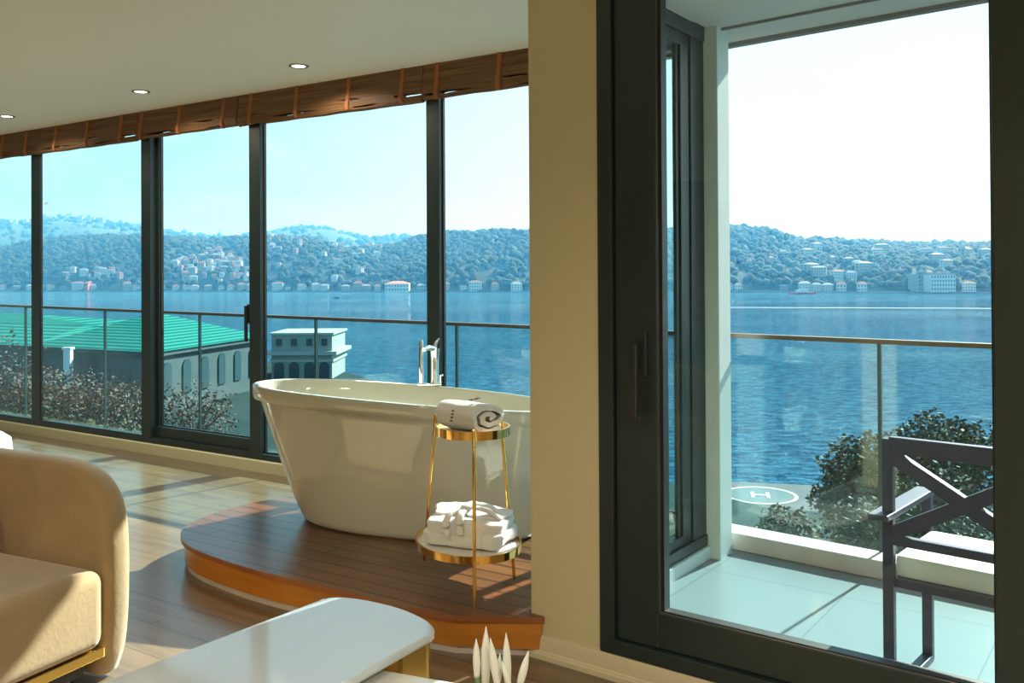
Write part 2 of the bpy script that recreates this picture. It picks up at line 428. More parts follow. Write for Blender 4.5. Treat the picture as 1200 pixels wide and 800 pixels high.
# ------------------------------------------------------------------ big balcony door
d1_ = empty('door_1', (*dw(1.0, 0), 0), kind='structure')
inv = Matrix.Translation(-Vector((*dw(1.0, 0), 0)))
def ds(bm, t0, t1, d0, d1, z0, z1, bev=.003): slab(bm, dw(t0, (d0+d1)/2), dw(t1, (d0+d1)/2), d1-d0, z0, z1, 0, bev)
def find(name, bm, mat, sm=None):
    bmesh.ops.transform(bm, matrix=inv, verts=bm.verts); return finish(name, bm, mat, d1_, sm)
tA, tB, tC, tD, tG, tH = dt(701.5), dt(718.5, .0), dt(722.5, .02), dt(773.0, .03), dt(777, .05), dt(1164, .02)
f = B(); ds(f, tA, tB, -.008, .12, .085, 2.6); ds(f, tA, 2.62, -.008, .12, .085, .135); ds(f, tA, 2.62, -.008, .12, 2.5, 2.6); ds(f, tB, tB+.03, .03, .12, .13, 2.5)
ds(f, 2.56, 2.62, -.008, .12, .135, 2.5)
find('door_frame', f, M['alu'])
f = B()
ds(f, tC, tD, .008, .07, .138, 2.5, .005); ds(f, tH, tH+.13, .008, .07, .138, 2.5, .005)
ds(f, tC, tH+.13, .012, .07, .138, .258, .005); ds(f, tC, tH+.13, .012, .07, 2.40, 2.5, .005)
find('sliding_sash', f, M['alu'])
f = B(); ds(f, tD-.002, tD+.014, .022, .062, .25, 2.40, 0); ds(f, tD, tH, .022, .062, .25, .264, 0); ds(f, tH-.006, tH+.002, .022, .062, .25, 2.4, 0); find('gasket', f, M['gasket'])
f = B(); ds(f, tD-.0008, tD+.0022, .018, .024, .258, 2.4, 0); ds(f, tD, tH, .018, .024, .2555, .2595, 0); find('glazing_bead', f, M['chrome'])
f = B(); ds(f, tD+.004, tH+.01, .040, .048, .255, 2.41, 0); find('glass_pane', f, M['glass'])
f = B(); ds(f, tH+.16, 2.56, .085, .093, .135, 2.5, 0); ds(f, tH+.13, tH+.16, .08, .1, .135, 2.5, 0); find('fixed_glass', f, M['glass'])
# lift handle
tcn = dt(747.5, 0); pc = dw(tcn, 0)
zt_ = 1.4-(388-HZ(747))*pc.y/FL; zb_ = 1.4-(490-HZ(747))*pc.y/FL
h = B(); ds(h, dt(746.5), dt(757.5), -.006, .010, zt_-.155, zt_, .006)
find('handle_plate', h, M['alu'])
h = B(); ds(h, dt(738.5, -.04), dt(746.5, -.04), -.055, -.036, zb_+.005, zt_-.04, .004); ds(h, dt(738.5, -.04), dt(752, -.0), -.05, .0, zt_-.075, zt_-.045, .004)
ds(h, dt(741, -.04), dt(751, -.03), -.05, -.034, zb_, zb_+.016, .003)
find('handle', h, M['handle'])

# ------------------------------------------------------------------ balcony floor, kerb, soffit, railing
RX = .389
def rp(x):
    return Vector((x, 5.626-.64*x)) if x < RX else rail(x)
def rz_(x): return 1.087+.050*max(0, min(1.6, (.1-x)/4.8))
XLL = fac(sL, .30).x
def balcony_poly(off):
    L_ = rail(-8.6); R_ = rail(4.9); n = Vector((.6387, .7695))
    return [L_+n*off, R_+n*off]
rzB = math.atan2(DU.y, DU.x)
m, nt = new_mat('balcony_tiles'); Lk = nt.links
o_ = nd(nt, 'ShaderNodeOutputMaterial'); p_ = nd(nt, 'ShaderNodeBsdfPrincipled'); Lk.new(p_.outputs[0], o_.inputs[0])
tc_ = nd(nt, 'ShaderNodeTexCoord'); mp_ = nd(nt, 'ShaderNodeMapping'); mp_.inputs['Location'].default_value = (.55, .20, 0); Lk.new(tc_.outputs['Object'], mp_.inputs[0])
br_ = nd(nt, 'ShaderNodeTexBrick'); br_.offset = 0; br_.inputs['Scale'].default_value = 1; br_.inputs['Brick Width'].default_value = .61; br_.inputs['Row Height'].default_value = .60
br_.inputs['Mortar Size'].default_value = .0035; br_.inputs['Color1'].default_value = (.20, .23, .255, 1); br_.inputs['Color2'].default_value = (.19, .22, .245, 1); br_.inputs['Mortar'].default_value = (.12, .15, .17, 1)
Lk.new(mp_.outputs[0], br_.inputs[0]); Lk.new(br_.outputs[0], p_.inputs['Base Color']); p_.inputs['Roughness'].default_value = .3
M['tiles'] = m
L_, R_ = balcony_poly(.05)
poly = [fac(sL, .0), fac(sL, .36), rp(RX)+Vector((.035, .05)), R_, Vector((R_.x, -1)), Vector((xr+.15, -1)), dw(tEnd, .0), dw(colL+.05, .02), rw(.0, -.06), rw(1.5, -.06), fac(sCorner-.05, 0)]
bm = B(); prism(bm, [to_local(p, rzB) for p in poly], -.28, -.002)
struct('floor_balcony', bm, M['tiles'], rz=rzB)
eX = Vector((.62, 5.70-.83*.62)) + Vector((.6387, .7695))*.05
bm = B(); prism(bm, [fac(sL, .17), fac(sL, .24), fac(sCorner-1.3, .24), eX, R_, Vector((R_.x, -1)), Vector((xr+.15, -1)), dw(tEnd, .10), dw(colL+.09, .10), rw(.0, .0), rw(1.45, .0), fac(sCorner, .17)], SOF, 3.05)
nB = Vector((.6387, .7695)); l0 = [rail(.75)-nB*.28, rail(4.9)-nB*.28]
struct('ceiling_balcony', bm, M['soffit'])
bm = B(); slab(bm, l0[0], l0[1], .015, SOF-.012, SOF+.001, 0); slab(bm, rail(.66)+nB*.03, rail(4.9)+nB*.03, .05, SOF-.02, SOF, 0)
struct('trim_3', bm, pbr('soffit_reveal', (.20, .19, .19), .6))
k0 = balcony_poly(-.07)
bm = B(); slab(bm, rail(RX-.1)-Vector((.6387, .7695))*.07, k0[1], .15, 0, .085, 0, .004); slab(bm, rp(XLL)-N*.02, rp(RX-.02)-N*.02, .07, 0, .05, 0, .004)
struct('trim_4', bm, M['kerb'])

rl = empty('balcony_railing', (*rail(0), .085), label='frameless glass balcony railing with a slim brown metal cap rail, overlooking the water', cat='railing')
inv = Matrix.Translation(-Vector((*rail(0), .085)))
def finr(name, bm, mat, sm=None):
    bmesh.ops.transform(bm, matrix=inv, verts=bm.verts); return finish(name, bm, mat, rl, sm)
def rx(px):
    k = (px-600)/FL; x1 = k*5.626/(1+.64*k); x2 = k*5.70/(1+.83*k)
    return x1 if x1 < RX else x2
posts = [-110, 30, 123, 234, 370, 535, 757, 1030, 1330]
xs = [XLL]+[rx(p) for p in posts]+[4.9]
M['railpost'] = pbr('railing_joint', (.05, .08, .09), .3, .3)
def zslab(bm, x0, x1, w, lo, hi):
    p = [rp(x0), rp(x1)]; d = (p[1]-p[0]).normalized(); n = Vector((-d.y, d.x))*w/2
    loft(bm, [[(q.x+n.x*sg, q.y+n.y*sg, z) for sg, z in ((1, lo(x)), (1, hi(x)), (-1, hi(x)), (-1, lo(x)))] for q, x in ((p[0], x0), (p[1], x1))], cap0=True, cap1=True)
for x0, x1 in ((XLL, RX), (RX, 4.9)):
    f = B(); zslab(f, x0, x1, .045, lambda x: rz_(x)-.022, rz_); finr('handrail', f, M['railmetal'])
for x0, x1 in zip(xs, xs[1:]):
    segs = [(x0+.008, RX), (RX, x1-.008)] if x0 < RX < x1 else [(x0+.008, x1-.008)]
    for u0, u1 in segs:
        f = B(); zslab(f, u0, u1, .014, lambda x: .05, lambda x: rz_(x)-.02); finr('glass_panel', f, M['railglass'])
for x in xs[1:-1]:
    f = B(); zslab(f, x-.006, x+.006, .02, lambda x: .05, lambda x: rz_(x)-.02); finr('post', f, M['railpost'])

# ------------------------------------------------------------------ woven blinds bunched under the ceiling
units = [(-60, 24, [-20, 2]), (24, 160, [30, 64, 101, 141]), (160, 279, [165, 209, 261]), (279, 496, [293, 347, 408, 471]), (496, 640, [512, 585, 628])]
blab = ['far left woven wood blind, rolled up and cut by the left edge of the photo', 'rolled up woven wood blind with four tapes over the second window from the left',
        'short rolled up woven wood blind above the sliding window with the handle', 'widest rolled up woven wood blind, light showing through it, left of the bath tap',
        'rolled up woven wood blind above the tub, meeting the beige column']
for (a, b, tp), lb in zip(units, blab):
    s0, s1 = fs(a, -.02)+.004, fs(b, -.02)-.004
    org = fac((s0+s1)/2, 0)
    t = empty('woven_blind', (org.x, org.y, CEIL), rzF, lb, 'blind', 'rolled up woven blinds under the ceiling')
    h2 = (s1-s0)/2
    def prof(off=0):
        return [(-.012-off, 0), (-.014-off, -.05), (-.022-off, -.10), (-.030-off, -.15), (-.032-off, -.185), (-.024-off, -.212), (-.006, -.222-off), (.014, -.21-off), (.02, -.17), (.012, -.1), (.008, 0)]
    f = B(); n_s = max(6, int((s1-s0)/.12)); rings = []
    for i in range(n_s+1):
        x = -h2+2*h2*i/n_s; j = .004*math.sin(i*1.7+a)
        rings.append([(x, y+j*(z/-.2), z*(1+.006*math.sin(i*2.1+b)+{24: .03, 279: .05}.get(a, -.01)*(.6+.4*i/n_s))) for y, z in prof()])
    loft(f, rings, closed=True, cap0=True, cap1=True)
    finish('slat_roll', f, M['bamboo'], t, 35)
    for k, p in enumerate(tp):
        x = fs(p, -.03)-(s0+s1)/2
        if abs(x) > h2-.01: x = math.copysign(h2-.02, x)
        f = B(); rings = []
        for q in (-.015, -.008, .008, .015):
            e = .011 if abs(q) < .01 else .005
            rings.append([(x+q, y-(e+ (.008 if z < -.15 else .0)), z-(.004 if z < -.2 else 0)) for y, z in prof()[:8]] + [(x+q, .016, -.2), (x+q, -.008, -.16), (x+q, -.006, 0)])
        loft(f, rings, closed=True, cap0=True, cap1=True)
        finish('tape', f, M['bamboo_edge'], t, 40)

# ------------------------------------------------------------------ recessed ceiling lamps
for (px, py), lb in zip([(350, 77), (165, 107), (8, 136)], ['rightmost lit recessed downlight in the ceiling', 'middle lit recessed downlight of the row in the ceiling', 'leftmost lit recessed downlight, at the left edge of the photo']):
    p = G(px, py, CEIL)
    t = empty('recessed_downlight', (p.x, p.y, CEIL), 0, lb, 'ceiling light', 'round recessed downlights')
    f = B(); lathe(f, [(.040, .0), (.044, -.006), (.060, -.006), (.064, 0)]); finish('trim_ring', f, M['lamp_ring'], t, 40)
    f = B(); lathe(f, [(.0, -.003), (.041, -.003), (.042, -.0005)]); finish('lens', f, M['lamp'], t, 40)

# ------------------------------------------------------------------ timber platform
top = [(.11, 3.325), (-.30, 3.345), (-.42, 3.40), (-.68, 3.585), (-1.08, 3.83), (-1.33, 4.02), (-1.50, 4.18), (-1.60, 4.34), (-1.64, 4.50), (-1.60, 4.72), (-1.48, 4.93), (-1.30, 5.10), (-1.05, 5.22)]
curve = [Vector((p[0], p[1])) for p in top]
sm = [curve[0], Vector((-.22, 3.318))] + crom(curve[2:], 6)
tail = [fac(-1.05, -.006), fac(sCorner-.25, -.006), rw(1.25, -.085), rw(.14, -.085)]
sm = [dw(.04, -.014), dw(-.25, -.012)+Vector((-.09, 0))] + crom(curve[2:], 6)
sm[1] = Vector((-.22, 3.318))
tail = [fac(-1.05, -.006), fac(sCorner-.25, -.006), rw(1.25, -.085), rw(.16, -.085), dw(colL-.003, .13), dw(colL-.003, -.002), dw(.04, -.002)]
outline = sm + tail
plat = empty('timber_platform', (-.7, 4.3, 0), label='low curved teak plank platform with orange wood side under the bathtub', cat='platform')
invp = Matrix.Translation((.7, -4.3, 0))
def shrink(pts, d, closed=False):
    out = []; n = len(pts)
    for i in range(n):
        a = pts[max(i-1, 0)]; b = pts[min(i+1, n-1)]; t = (b-a).normalized(); nn = Vector((t.y, -t.x)); out.append(pts[i]+nn*d)
    return out
def platpart(name, pts, z0, z1, mat, rz=0):
    f = B(); P = [to_local((p[0]+.7, p[1]-4.3), rz) for p in pts]
    for q_ in prism(f, P, z0, z1)[2:]: q_.material_index = 1 if isinstance(mat, list) else 0
    return finish(name, f, mat, plat, None, rz=rz)
platpart('planked_top', outline, .128, .15, [M['deck'], M['nosing']], rzF)
inner = [dw(.032, -.012)] + shrink(sm, .018)[1:]
platpart('side_panel', inner+tail[:-1]+[dw(.032, -.002)], .03, .128, M['fascia'])
platpart('recessed_base', [dw(-.03, -.028)] + shrink(sm, .03)[1:]+tail[:4]+[dw(colL-.028, .13), dw(colL-.028, -.028)], .0, .03, M['kerb'])

# ------------------------------------------------------------------ bathtub
TC = Vector((-.553, 4.56)); TA = -.345; ta, tb, tba, tbb = .858, .325, .62, .285
tubE = empty('freestanding_bathtub', (TC.x, TC.y, .15), TA, 'large white freestanding oval bathtub on the timber platform', 'bathtub')
SEG = 96
def zr(u): return .807-.042*u-.008*u*u-.15
def tring(a, b, zfun, n=2.3, dz=0, ou=0, ov=0):
    out = []
    for k in range(SEG):
        t = 2*PI*k/SEG; c, s = math.cos(t), math.sin(t)
        u = a*math.copysign(abs(c)**(2/n), c); v = b*math.copysign(abs(s)**(2/n), s)
        out.append((u+ou, v+ov, zfun(u)+dz))
    return out
rings = []
hs_ = [0, .02, .05, .1, .2, .31, .43, .55, .65, .75, .84, .885]
g = lambda h: (h**.80)
OU, OV = .076, .012
rings.append(tring(tba-.04, tbb-.04, lambda u: 0, ou=OU, ov=OV))
for h in hs_:
    e = -.012 if h == 0 else 0
    k = g(h)
    rings.append(tring(tba+(ta-.014-tba)*k+e, tbb+(tb-.014-tbb)*k+e, lambda u, h=h: h*zr(u), ou=OU*(1-h), ov=OV*(1-h)))
rings.append(tring(ta-.006, tb-.006, lambda u: .895*zr(u)))
rings.append(tring(ta, tb, lambda u: .93*zr(u)))
rings.append(tring(ta, tb, lambda u: zr(u)-.008))
rings.append(tring(ta-.004, tb-.004, zr))
rings.append(tring(ta-.022, tb-.022, zr, dz=.001))
rings.append(tring(ta-.028, tb-.028, zr, dz=-.008))
for k in (.92, .8, .62, .45, .34, .28, .25):
    kk = ((k-.25)/.75)**.45 if k > .25 else 0
    rings.append(tring(.50+(ta-.03-.50)*kk, .14+(tb-.03-.14)*kk, lambda u, k=k: k*zr(u)*.98))
f = B(); loft(f, rings, cap0=True, cap1=True); finish('tub_shell', f, M['tub'], tubE, 60)
f = B(); lathe(f, [(0, .01), (.02, .012), (.026, .004), (.028, 0)], (0, 0, .163), 20); finish('drain', f, M['chrome'], tubE, 40)
f = B(); tube(f, [(.02, .262, .48), (.02, .250, .48)], .02, 16); finish('overflow_cap', f, M['chrome'], tubE, 40)

# faucet standing on the far rim
fp = G(500, 452, .80); fl = Vector((math.cos(TA), math.sin(TA)))
# keep it on the rim: solve on tub's far rim line
def tubw(u, v, z): return Vector((TC.x+u*math.cos(TA)-v*math.sin(TA), TC.y+u*math.sin(TA)+v*math.cos(TA), z))
def rim_in(u): return tb*(1-abs(u/ta)**2.3)**(1/2.3)-.012
best = min((abs(tubw(u/100, rim_in(u/100), 0).x/tubw(u/100, rim_in(u/100), 0).y-(503-600)/FL), u/100) for u in range(-80, 80))[1]
fv = tb*(1-abs(best/ta)**2.3)**(1/2.3)-.012
frim = tubw(best, fv, .15+zr(best)+.001)
fau = empty('bath_faucet', frim, 0, 'chrome bath mixer with upright hand shower standing on the far tub rim', 'faucet')
f = B(); box(f, (0, 0, .006), (.13, .03, .012), 0, 0, .003); finish('base_plate', f, M['chrome'], fau, 40)
f = B(); lathe(f, [(0, .01), (.024, .01), (.022, .03), (.022, .14), (.026, .185), (.029, .20), (.0, .20)], (.028, 0, 0), 24)
finish('body', f, M['chrome'], fau, 40)
f = B(); tube(f, [(.028, 0, .185), (.02, -.02, .20), (.0, -.06, .207), (-.02, -.10, .20)], [.014, .016, .014, .011], 12); finish('spout', f, M['chrome'], fau, 60)
f = B(); tube(f, [(.03, 0, .198), (.034, .0, .225), (.052, .0, .252)], [.010, .009, .005], 10); finish('lever', f, M['chrome'], fau, 60)
f = B(); tube(f, [(-.045, 0, .0), (-.045, 0, .09), (-.045, 0, .235), (-.045, 0, .245)], [.014, .0145, .0125, .009], 14); finish('hand_shower', f, M['chrome'], fau, 60)
f = B(); tube(f, [(.058, 0, .012), (.058, 0, .055)], .006, 10); tube(f, [(.058, 0, .05), (.075, 0, .055)], .005, 10); finish('diverter_knob', f, M['chrome'], fau, 60)

# ------------------------------------------------------------------ gold two-tier stand
feet = [G(556, 712, .15), G(497, 657, .15), G(603, 679, .15)]
tops = [atd(555.5, 504, feet[0].y+.075), atd(509, 508, feet[1].y-.09), atd(589, 512, feet[2].y-.015)]
zt3 = .79
ctr = (feet[0]+feet[1]+feet[2])/3
st = empty('side_table', (ctr.x, ctr.y, .15), 0, 'two tier polished gold side table on three legs beside the bathtub', 'side table')
ist = Matrix.Translation(-Vector((ctr.x, ctr.y, .15)))
def fins(name, bm, mat, sm=40, par=st):
    bmesh.ops.transform(bm, matrix=ist, verts=bm.verts); return finish(name, bm, mat, par, sm)
for a, b in zip(feet, tops):
    f = B(); d = (b-a); e = a+d*((zt3+.018-a.z)/d.z) if d.z else b
    tube(f, [a+Vector((0, 0, .001)), a+d*.03, e-d*.01, e], [.0045, .0072, .0072, .005], 12); fins('leg', f, M['gold'], 60)
def egg(cx, cy, A, Bx, ang, n=56):
    out = []
    for k in range(n):
        t = 2*PI*k/n; r = 1
        u = A*math.cos(t); v = Bx*math.sin(t)
        out.append(Vector((cx+u*math.cos(ang)-v*math.sin(ang), cy+u*math.sin(ang)+v*math.cos(ang))))
    return out
def tier(cx, cy, A, Bx, ang, z, h, nm):
    f = B()
    o1 = egg(cx, cy, A, Bx, ang); i1 = egg(cx, cy, A-.006, Bx-.006, ang)
    loft(f, [[(p.x, p.y, z-h) for p in o1], [(p.x, p.y, z) for p in o1], [(p.x, p.y, z) for p in i1], [(p.x, p.y, z-h) for p in i1], [(p.x, p.y, z-h) for p in o1]])
    t_ = fins(nm+'_rim', f, M['gold'], 40)
    f = B(); prism(f, [(p.x, p.y) for p in i1], z-h+.004, z-h+.014)
    fins(nm+'_tray', f, M['marble'], 40)
LS = (-.185, 3.655, .255, .205, math.radians(118)); US = (-.165, 3.665, .165, .150, math.radians(118))
tier(LS[0], LS[1], LS[2], LS[3], LS[4], .335, .03, 'lower')
tier(US[0], US[1], US[2], US[3], US[4], zt3, .035, 'upper')

# rolled towel on the upper tray
def spiral_towel(A, Bq, turns, th, length):
    f = B(); n = 120; inn = []; out = []
    for i in range(n+1):
        t = i/n; ang = -PI*.5+t*turns*2*PI; r = .18+.82*t
        ra = A*r; rb = Bq*r
        wob = 1+.05*math.sin(ang*3+1)+.03*math.sin(ang*7)
        out.append((ra*wob*math.cos(ang), rb*wob*math.sin(ang)))
        inn.append(((ra*wob-th)*math.cos(ang), (rb*wob-th*.9)*math.sin(ang)))
    prof = out+list(reversed(inn))
    rings = []
    for j in range(13):
        y = length*(j/12-.5); e = abs(j/12-.5)*2
        k = 1-.05*e**6
        rings.append([(x*k+.012*math.sin(j*.5), y+(.004*math.sin(x*90) if e > .9 else 0), z*k*(1+.03*math.sin(j*.9+x*20))) for x, z in prof])
    vr = [[f.verts.new(p) for p in r] for r in rings]; m2 = len(prof)
    for a, b in zip(vr, vr[1:]):
        for k in range(m2): f.faces.new((a[k], a[(k+1) % m2], b[(k+1) % m2], b[k]))
    h = len(out)
    for r in (vr[0], vr[-1]):
        for k in range(h-1): f.faces.new((r[k], r[k+1], r[m2-2-k], r[m2-1-k]))
    return f
tw = empty('rolled_towel', (US[0]-.005, US[1]-.0, zt3-.021), math.radians(38), 'rolled white towel with dark red stitching on the upper gold tray', 'towel')
f = spiral_towel(.108, .066, 2.1, .022, .26); bmesh.ops.translate(f, vec=(0, 0, .067), verts=f.verts)
finish('terry_roll', f, M['towel'], tw, 50)
f = B()
for i in range(5): box(f, (-.04+.010*i, -.055+.004*math.sin(i*2), .1325+.0012*i), (.005, .016-.003*(i % 2), .003), .5)
finish('embroidery', f, M['stitch'], tw)
f = B()
for i in range(4): box(f, (-.102-.003*i, -.02, .092-.013*i), (.004, .010, .006), .1)
finish('embroidery', f, M['stitch'], tw)

# folded bathrobe with tied belt on the lower tray
rb = empty('folded_bathrobe', (LS[0]+.01, LS[1]+.01, .321), math.radians(-20), 'folded white bathrobe tied with its belt on the lower gold tray', 'bathrobe')
def soft(bm, c, s, seed, e=.55, amp=.012, freq=9, rot=0):
    r = bmesh.ops.create_icosphere(bm, subdivisions=5, radius=1)
    Mx = Matrix.Translation(c) @ Matrix.Rotation(rot, 4, 'Z')
    for v in r['verts']:
        p = v.co.copy()
        q = Vector([math.copysign(abs(t)**e, t) for t in p])
        w = Vector((q.x*s[0], q.y*s[1], q.z*s[2]))
        nn = noise.noise(w*freq+Vector((seed, seed*2, 0)))+.5*noise.noise(w*freq*2.3+Vector((0, seed, 5)))
        cr = .6*max(0, math.sin(w.z*150+3*noise.noise(w*12)))*(1 if abs(p.z) < .7 else 0)
        w += p.normalized()*(amp*nn*1.4)+Vector((p.x, p.y, 0))*.004*cr
        v.co = Mx @ w
f = B(); soft(f, (0, 0, .034), (.172, .125, .034), 3, .38, .007, 9); soft(f, (.0, -.0, .076), (.160, .118, .034), 8, .42, .008, 10, .06)
finish('folded_cloth', f, M['robe'], rb, 180)
f = B(); soft(f, (-.085, .035, .108), (.078, .085, .020), 5, .5, .008, 14, .3); soft(f, (.07, .03, .108), (.085, .08, .014), 11, .5, .006, 14, -.15)
finish('collar_fold', f, M['robe'], rb, 180)
def strap(bm, pts, w, th):
    P = crom([Vector(p) for p in pts], 7); n = len(P); rings = []
    for i, p in enumerate(P):
        t = (P[min(i+1, n-1)]-P[max(i-1, 0)]).normalized(); s = t.cross(Vector((0, 0, 1)))
        s = s.normalized() if s.length > .2 else Vector((1, 0, 0)); u = s.cross(t)
        rings.append([p+s*w*math.cos(a)+u*th*math.sin(a) for a in [2*PI*k/10 for k in range(10)]])
    loft(bm, [[tuple(q) for q in r] for r in rings], cap0=True, cap1=True)
f = B()
strap(f, [(-.005, .10, .12), (-.002, .04, .146), (.0, -.02, .146), (.0, -.045, .142)], .019, .007)
strap(f, [(.0, -.04, .142), (-.035, -.085, .14), (-.05, -.125, .11), (-.045, -.135, .06), (-.04, -.13, .045)], .017, .007)
strap(f, [(.0, -.045, .142), (.0, -.095, .135), (.006, -.122, .105), (.01, -.128, .06)], .016, .007)
strap(f, [(.0, -.04, .144), (.05, -.05, .150), (.11, -.045, .135), (.15, -.035, .11)], .017, .008)
strap(f, [(.005, -.04, .148), (.05, -.025, .158), (.10, -.01, .145), (.145, .0, .11)], .015, .008)
soft(f, (0, -.045, .148), (.022, .02, .014), 2, .8, .004, 30)
finish('belt', f, M['robe'], rb, 180)

# ------------------------------------------------------------------ velvet sofa at the left
SL = Vector((.43, .903)); SF = Vector((.903, -.43))
so = Vector((-1.385, 3.10))
sofa = empty('velvet_sofa', (so.x, so.y, 0), math.atan2(SL.y, SL.x), 'beige velvet sofa with a curved arm and gold strip at the left edge', 'sofa')
# local frame: +x = along the seat (away from camera), -y = forward (seat front)
def rrect(w, h, r, n=8):
    pts = []
    for cx, cy, a0 in ((w-r[0], r[0], -PI/2), (w-r[1], h-r[1], 0), (r[2], h-r[2], PI/2), (r[3], r[3], PI)):
        rr_ = {(-PI/2): r[0], 0: r[1], PI/2: r[2], PI: r[3]}[a0]
        for k in range(n+1):
            a = a0+PI/2*k/n; pts.append((cx+rr_*math.cos(a), cy+rr_*math.sin(a)))
    return pts
def arm(x0, x1):
    f = B(); depth = .84
    # outline in (y,z): front at y=0 -> going back +y
    base = [(.05, .02), (.018, .10), (.0, .22), (-.006, .36), (-.004, .48), (.008, .575), (.040, .65), (.10, .705), (.19, .738), (.30, .75), (.45, .752), (.62, .752), (.78, .75), (.84, .72), (.86, .6), (.86, .3), (.84, .02)]
    P = crom([Vector(p) for p in base], 4)
    cen = Vector((.42, .38)); rings = []
    for fx, ins in ((0, .035), (.06, .016), (.2, .004), (.4, 0), (.6, 0), (.8, .004), (.94, .016), (1, .035)):
        rings.append([(x0+(x1-x0)*fx, (p+(cen-p).normalized()*ins).x, (p+(cen-p).normalized()*ins).y) for p in P])
    loft(f, rings, cap0=True, cap1=True)
    finish('arm', f, M['velvet'], sofa, 50)
arm(-.02, .095); arm(-2.1, -1.985)
f = B(); box(f, (-1.0, .76, .40), (1.98, .16, .70), 0, 0, .05); finish('backrest', f, M['velvet'], sofa, 50)
f = B()
soft_r = bmesh.ops.create_cube(f, size=1, matrix=Matrix.Translation((-1.0, .335, .275)) @ Matrix.Diagonal((1.95, .70, .27, 1)))
bmesh.ops.bevel(f, geom=list(f.edges), offset=.05, segments=5, affect='EDGES', profile=.5)
finish('seat_cushion', f, M['velvet'], sofa, 60)
f = B(); box(f, (-1.0, .02, .122), (1.96, .03, .034), 0, 0, .003); finish('gold_strip', f, M['goldb'], sofa)
f = B(); box(f, (-1.0, .42, .075), (1.90, .70, .07), 0, 0, .004); finish('base', f, pbr('sofa_base_dark', (.03, .022, .016), .6), sofa)
for x, y in ((-.12, .12), (-.12, .74), (-1.9, .12), (-1.9, .74)):
    f = B(); box(f, (x, y, .02), (.06, .06, .04), 0, 0, .003); finish('leg', f, M['goldb'], sofa)
# throw pillow leaning on the sofa back (only its rim shows)
def cushion(name, c, s, rot, mat, label, cat):
    f = B(); r = bmesh.ops.create_icosphere(f, subdivisions=4, radius=1)
    for v in r['verts']:
        p = v.co; q = [math.copysign(abs(t)**.5, t) for t in (p.x, p.y)]
        e = max(abs(q[0]), abs(q[1]))
        v.co = Vector((q[0]*s[0], q[1]*s[1], p.z*s[2]*(1-.35*e**4)))
    o = finish(name, f, mat, None, 180); o.location = c; o.rotation_euler = rot
    tag(o, label, cat); return o
lc = Vector((so.x, so.y, 0)) + Vector((*SL, 0))*(-.22) + Vector((*SF, 0))*(-.60)
cushion('throw_pillow', (lc.x, lc.y, .60), (.19, .19, .06), (math.radians(72), 0, math.atan2(SL.y, SL.x)), M['pillow'], 'grey brown throw pillow leaning in the sofa corner, cut by the left edge', 'pillow')

pf = Vector((-.597*5.5, 5.5))
f = B(); lathe(f, [(0, 0.0), (.17, 0), (.195, .03), (.205, .12), (.205, .33), (.195, .41), (.15, .445), (0, .452)], (0, 0, 0), 40)
o = finish('pouf', f, M['boucle'], None, 60, loc=(pf.x, pf.y, .0)); tag(o, 'rounded white pouf just showing above the sofa arm at the left edge', 'pouf')

# ------------------------------------------------------------------ coffee tables
zT = .42
A_, B_ = G(381, 700, zT), G(509, 739, zT)
l2 = G(130, 795, zT); r2 = G(400, 800, zT)
dl = (Vector((l2.x, l2.y))-Vector((A_.x, A_.y))).normalized(); dr = (Vector((r2.x, r2.y))-Vector((B_.x, B_.y))).normalized()
Av = Vector((A_.x, A_.y)); Bv = Vector((B_.x, B_.y))
mid = [G(x, y, zT) for x, y in ((410, 700.5), (440, 705.5), (470, 713.5), (495, 724.5), (506, 733))]
far = [Av] + [Vector((p.x, p.y)) for p in mid] + [Bv]
end_l = Av+dl*1.25; end_r = Bv+dr*1.25
farc = crom([Av+dl*.02]+[Av+Vector((.012, -.002))]+far[1:]+[Bv+dr*.02], 5)
bul = (end_l+end_r)/2+dl*.07
tout = farc+[end_r]+[end_r*(1-t)+end_l*t+dl*.09*math.sin(PI*t) for t in (.15, .3, .5, .7, .85)]+[end_l]
ctrT = (Av+Bv+end_l+end_r)/4
ct = empty('coffee_table', (ctrT.x, ctrT.y, 0), 0, 'taller glossy white coffee table with curved end and polished gold leg', 'coffee table')
def cshift(pts): return [(p[0]-ctrT.x, p[1]-ctrT.y) for p in pts]
f = B(); prism(f, cshift(tout), zT-.024, zT)
es = [e for e in f.edges if abs(e.verts[0].co.z-e.verts[1].co.z) < 1e-5]
bmesh.ops.bevel(f, geom=es, offset=.005, segments=3, affect='EDGES')
finish('tabletop', f, M['tabletop'], ct, 50)
def plate(pts, z0, z1, th, name, mat, par, sh):
    f = B(); n = len(pts); o1 = []; i1 = []
    for i, p in enumerate(pts):
        t = (pts[min(i+1, n-1)]-pts[max(i-1, 0)]).normalized(); nn = Vector((t.y, -t.x)); o1.append(p); i1.append(p+nn*th)
    prism(f, sh(o1+list(reversed(i1))), z0, z1); return finish(name, f, mat, par, 30)
cc = (Av+Bv)/2+dl*.3
inset = [p+(cc-p).normalized()*.012 for p in farc]
# folded polished sheet: returns along both sides
inset = [inset[0]+dl*.10]+inset+[inset[-1]+dr*.10]
plate(inset, 0.0, zT-.024, .012, 'leg', M['goldb'], ct, cshift)
inset2 = [end_r-dr*.25+dl*0, end_r-dr*.04+(end_l-end_r).normalized()*.03, end_l-dl*.04-(end_l-end_r).normalized()*.03, end_l-dl*.25]
plate(inset2, 0.0, zT-.024, .012, 'leg', M['goldb'], ct, cshift)

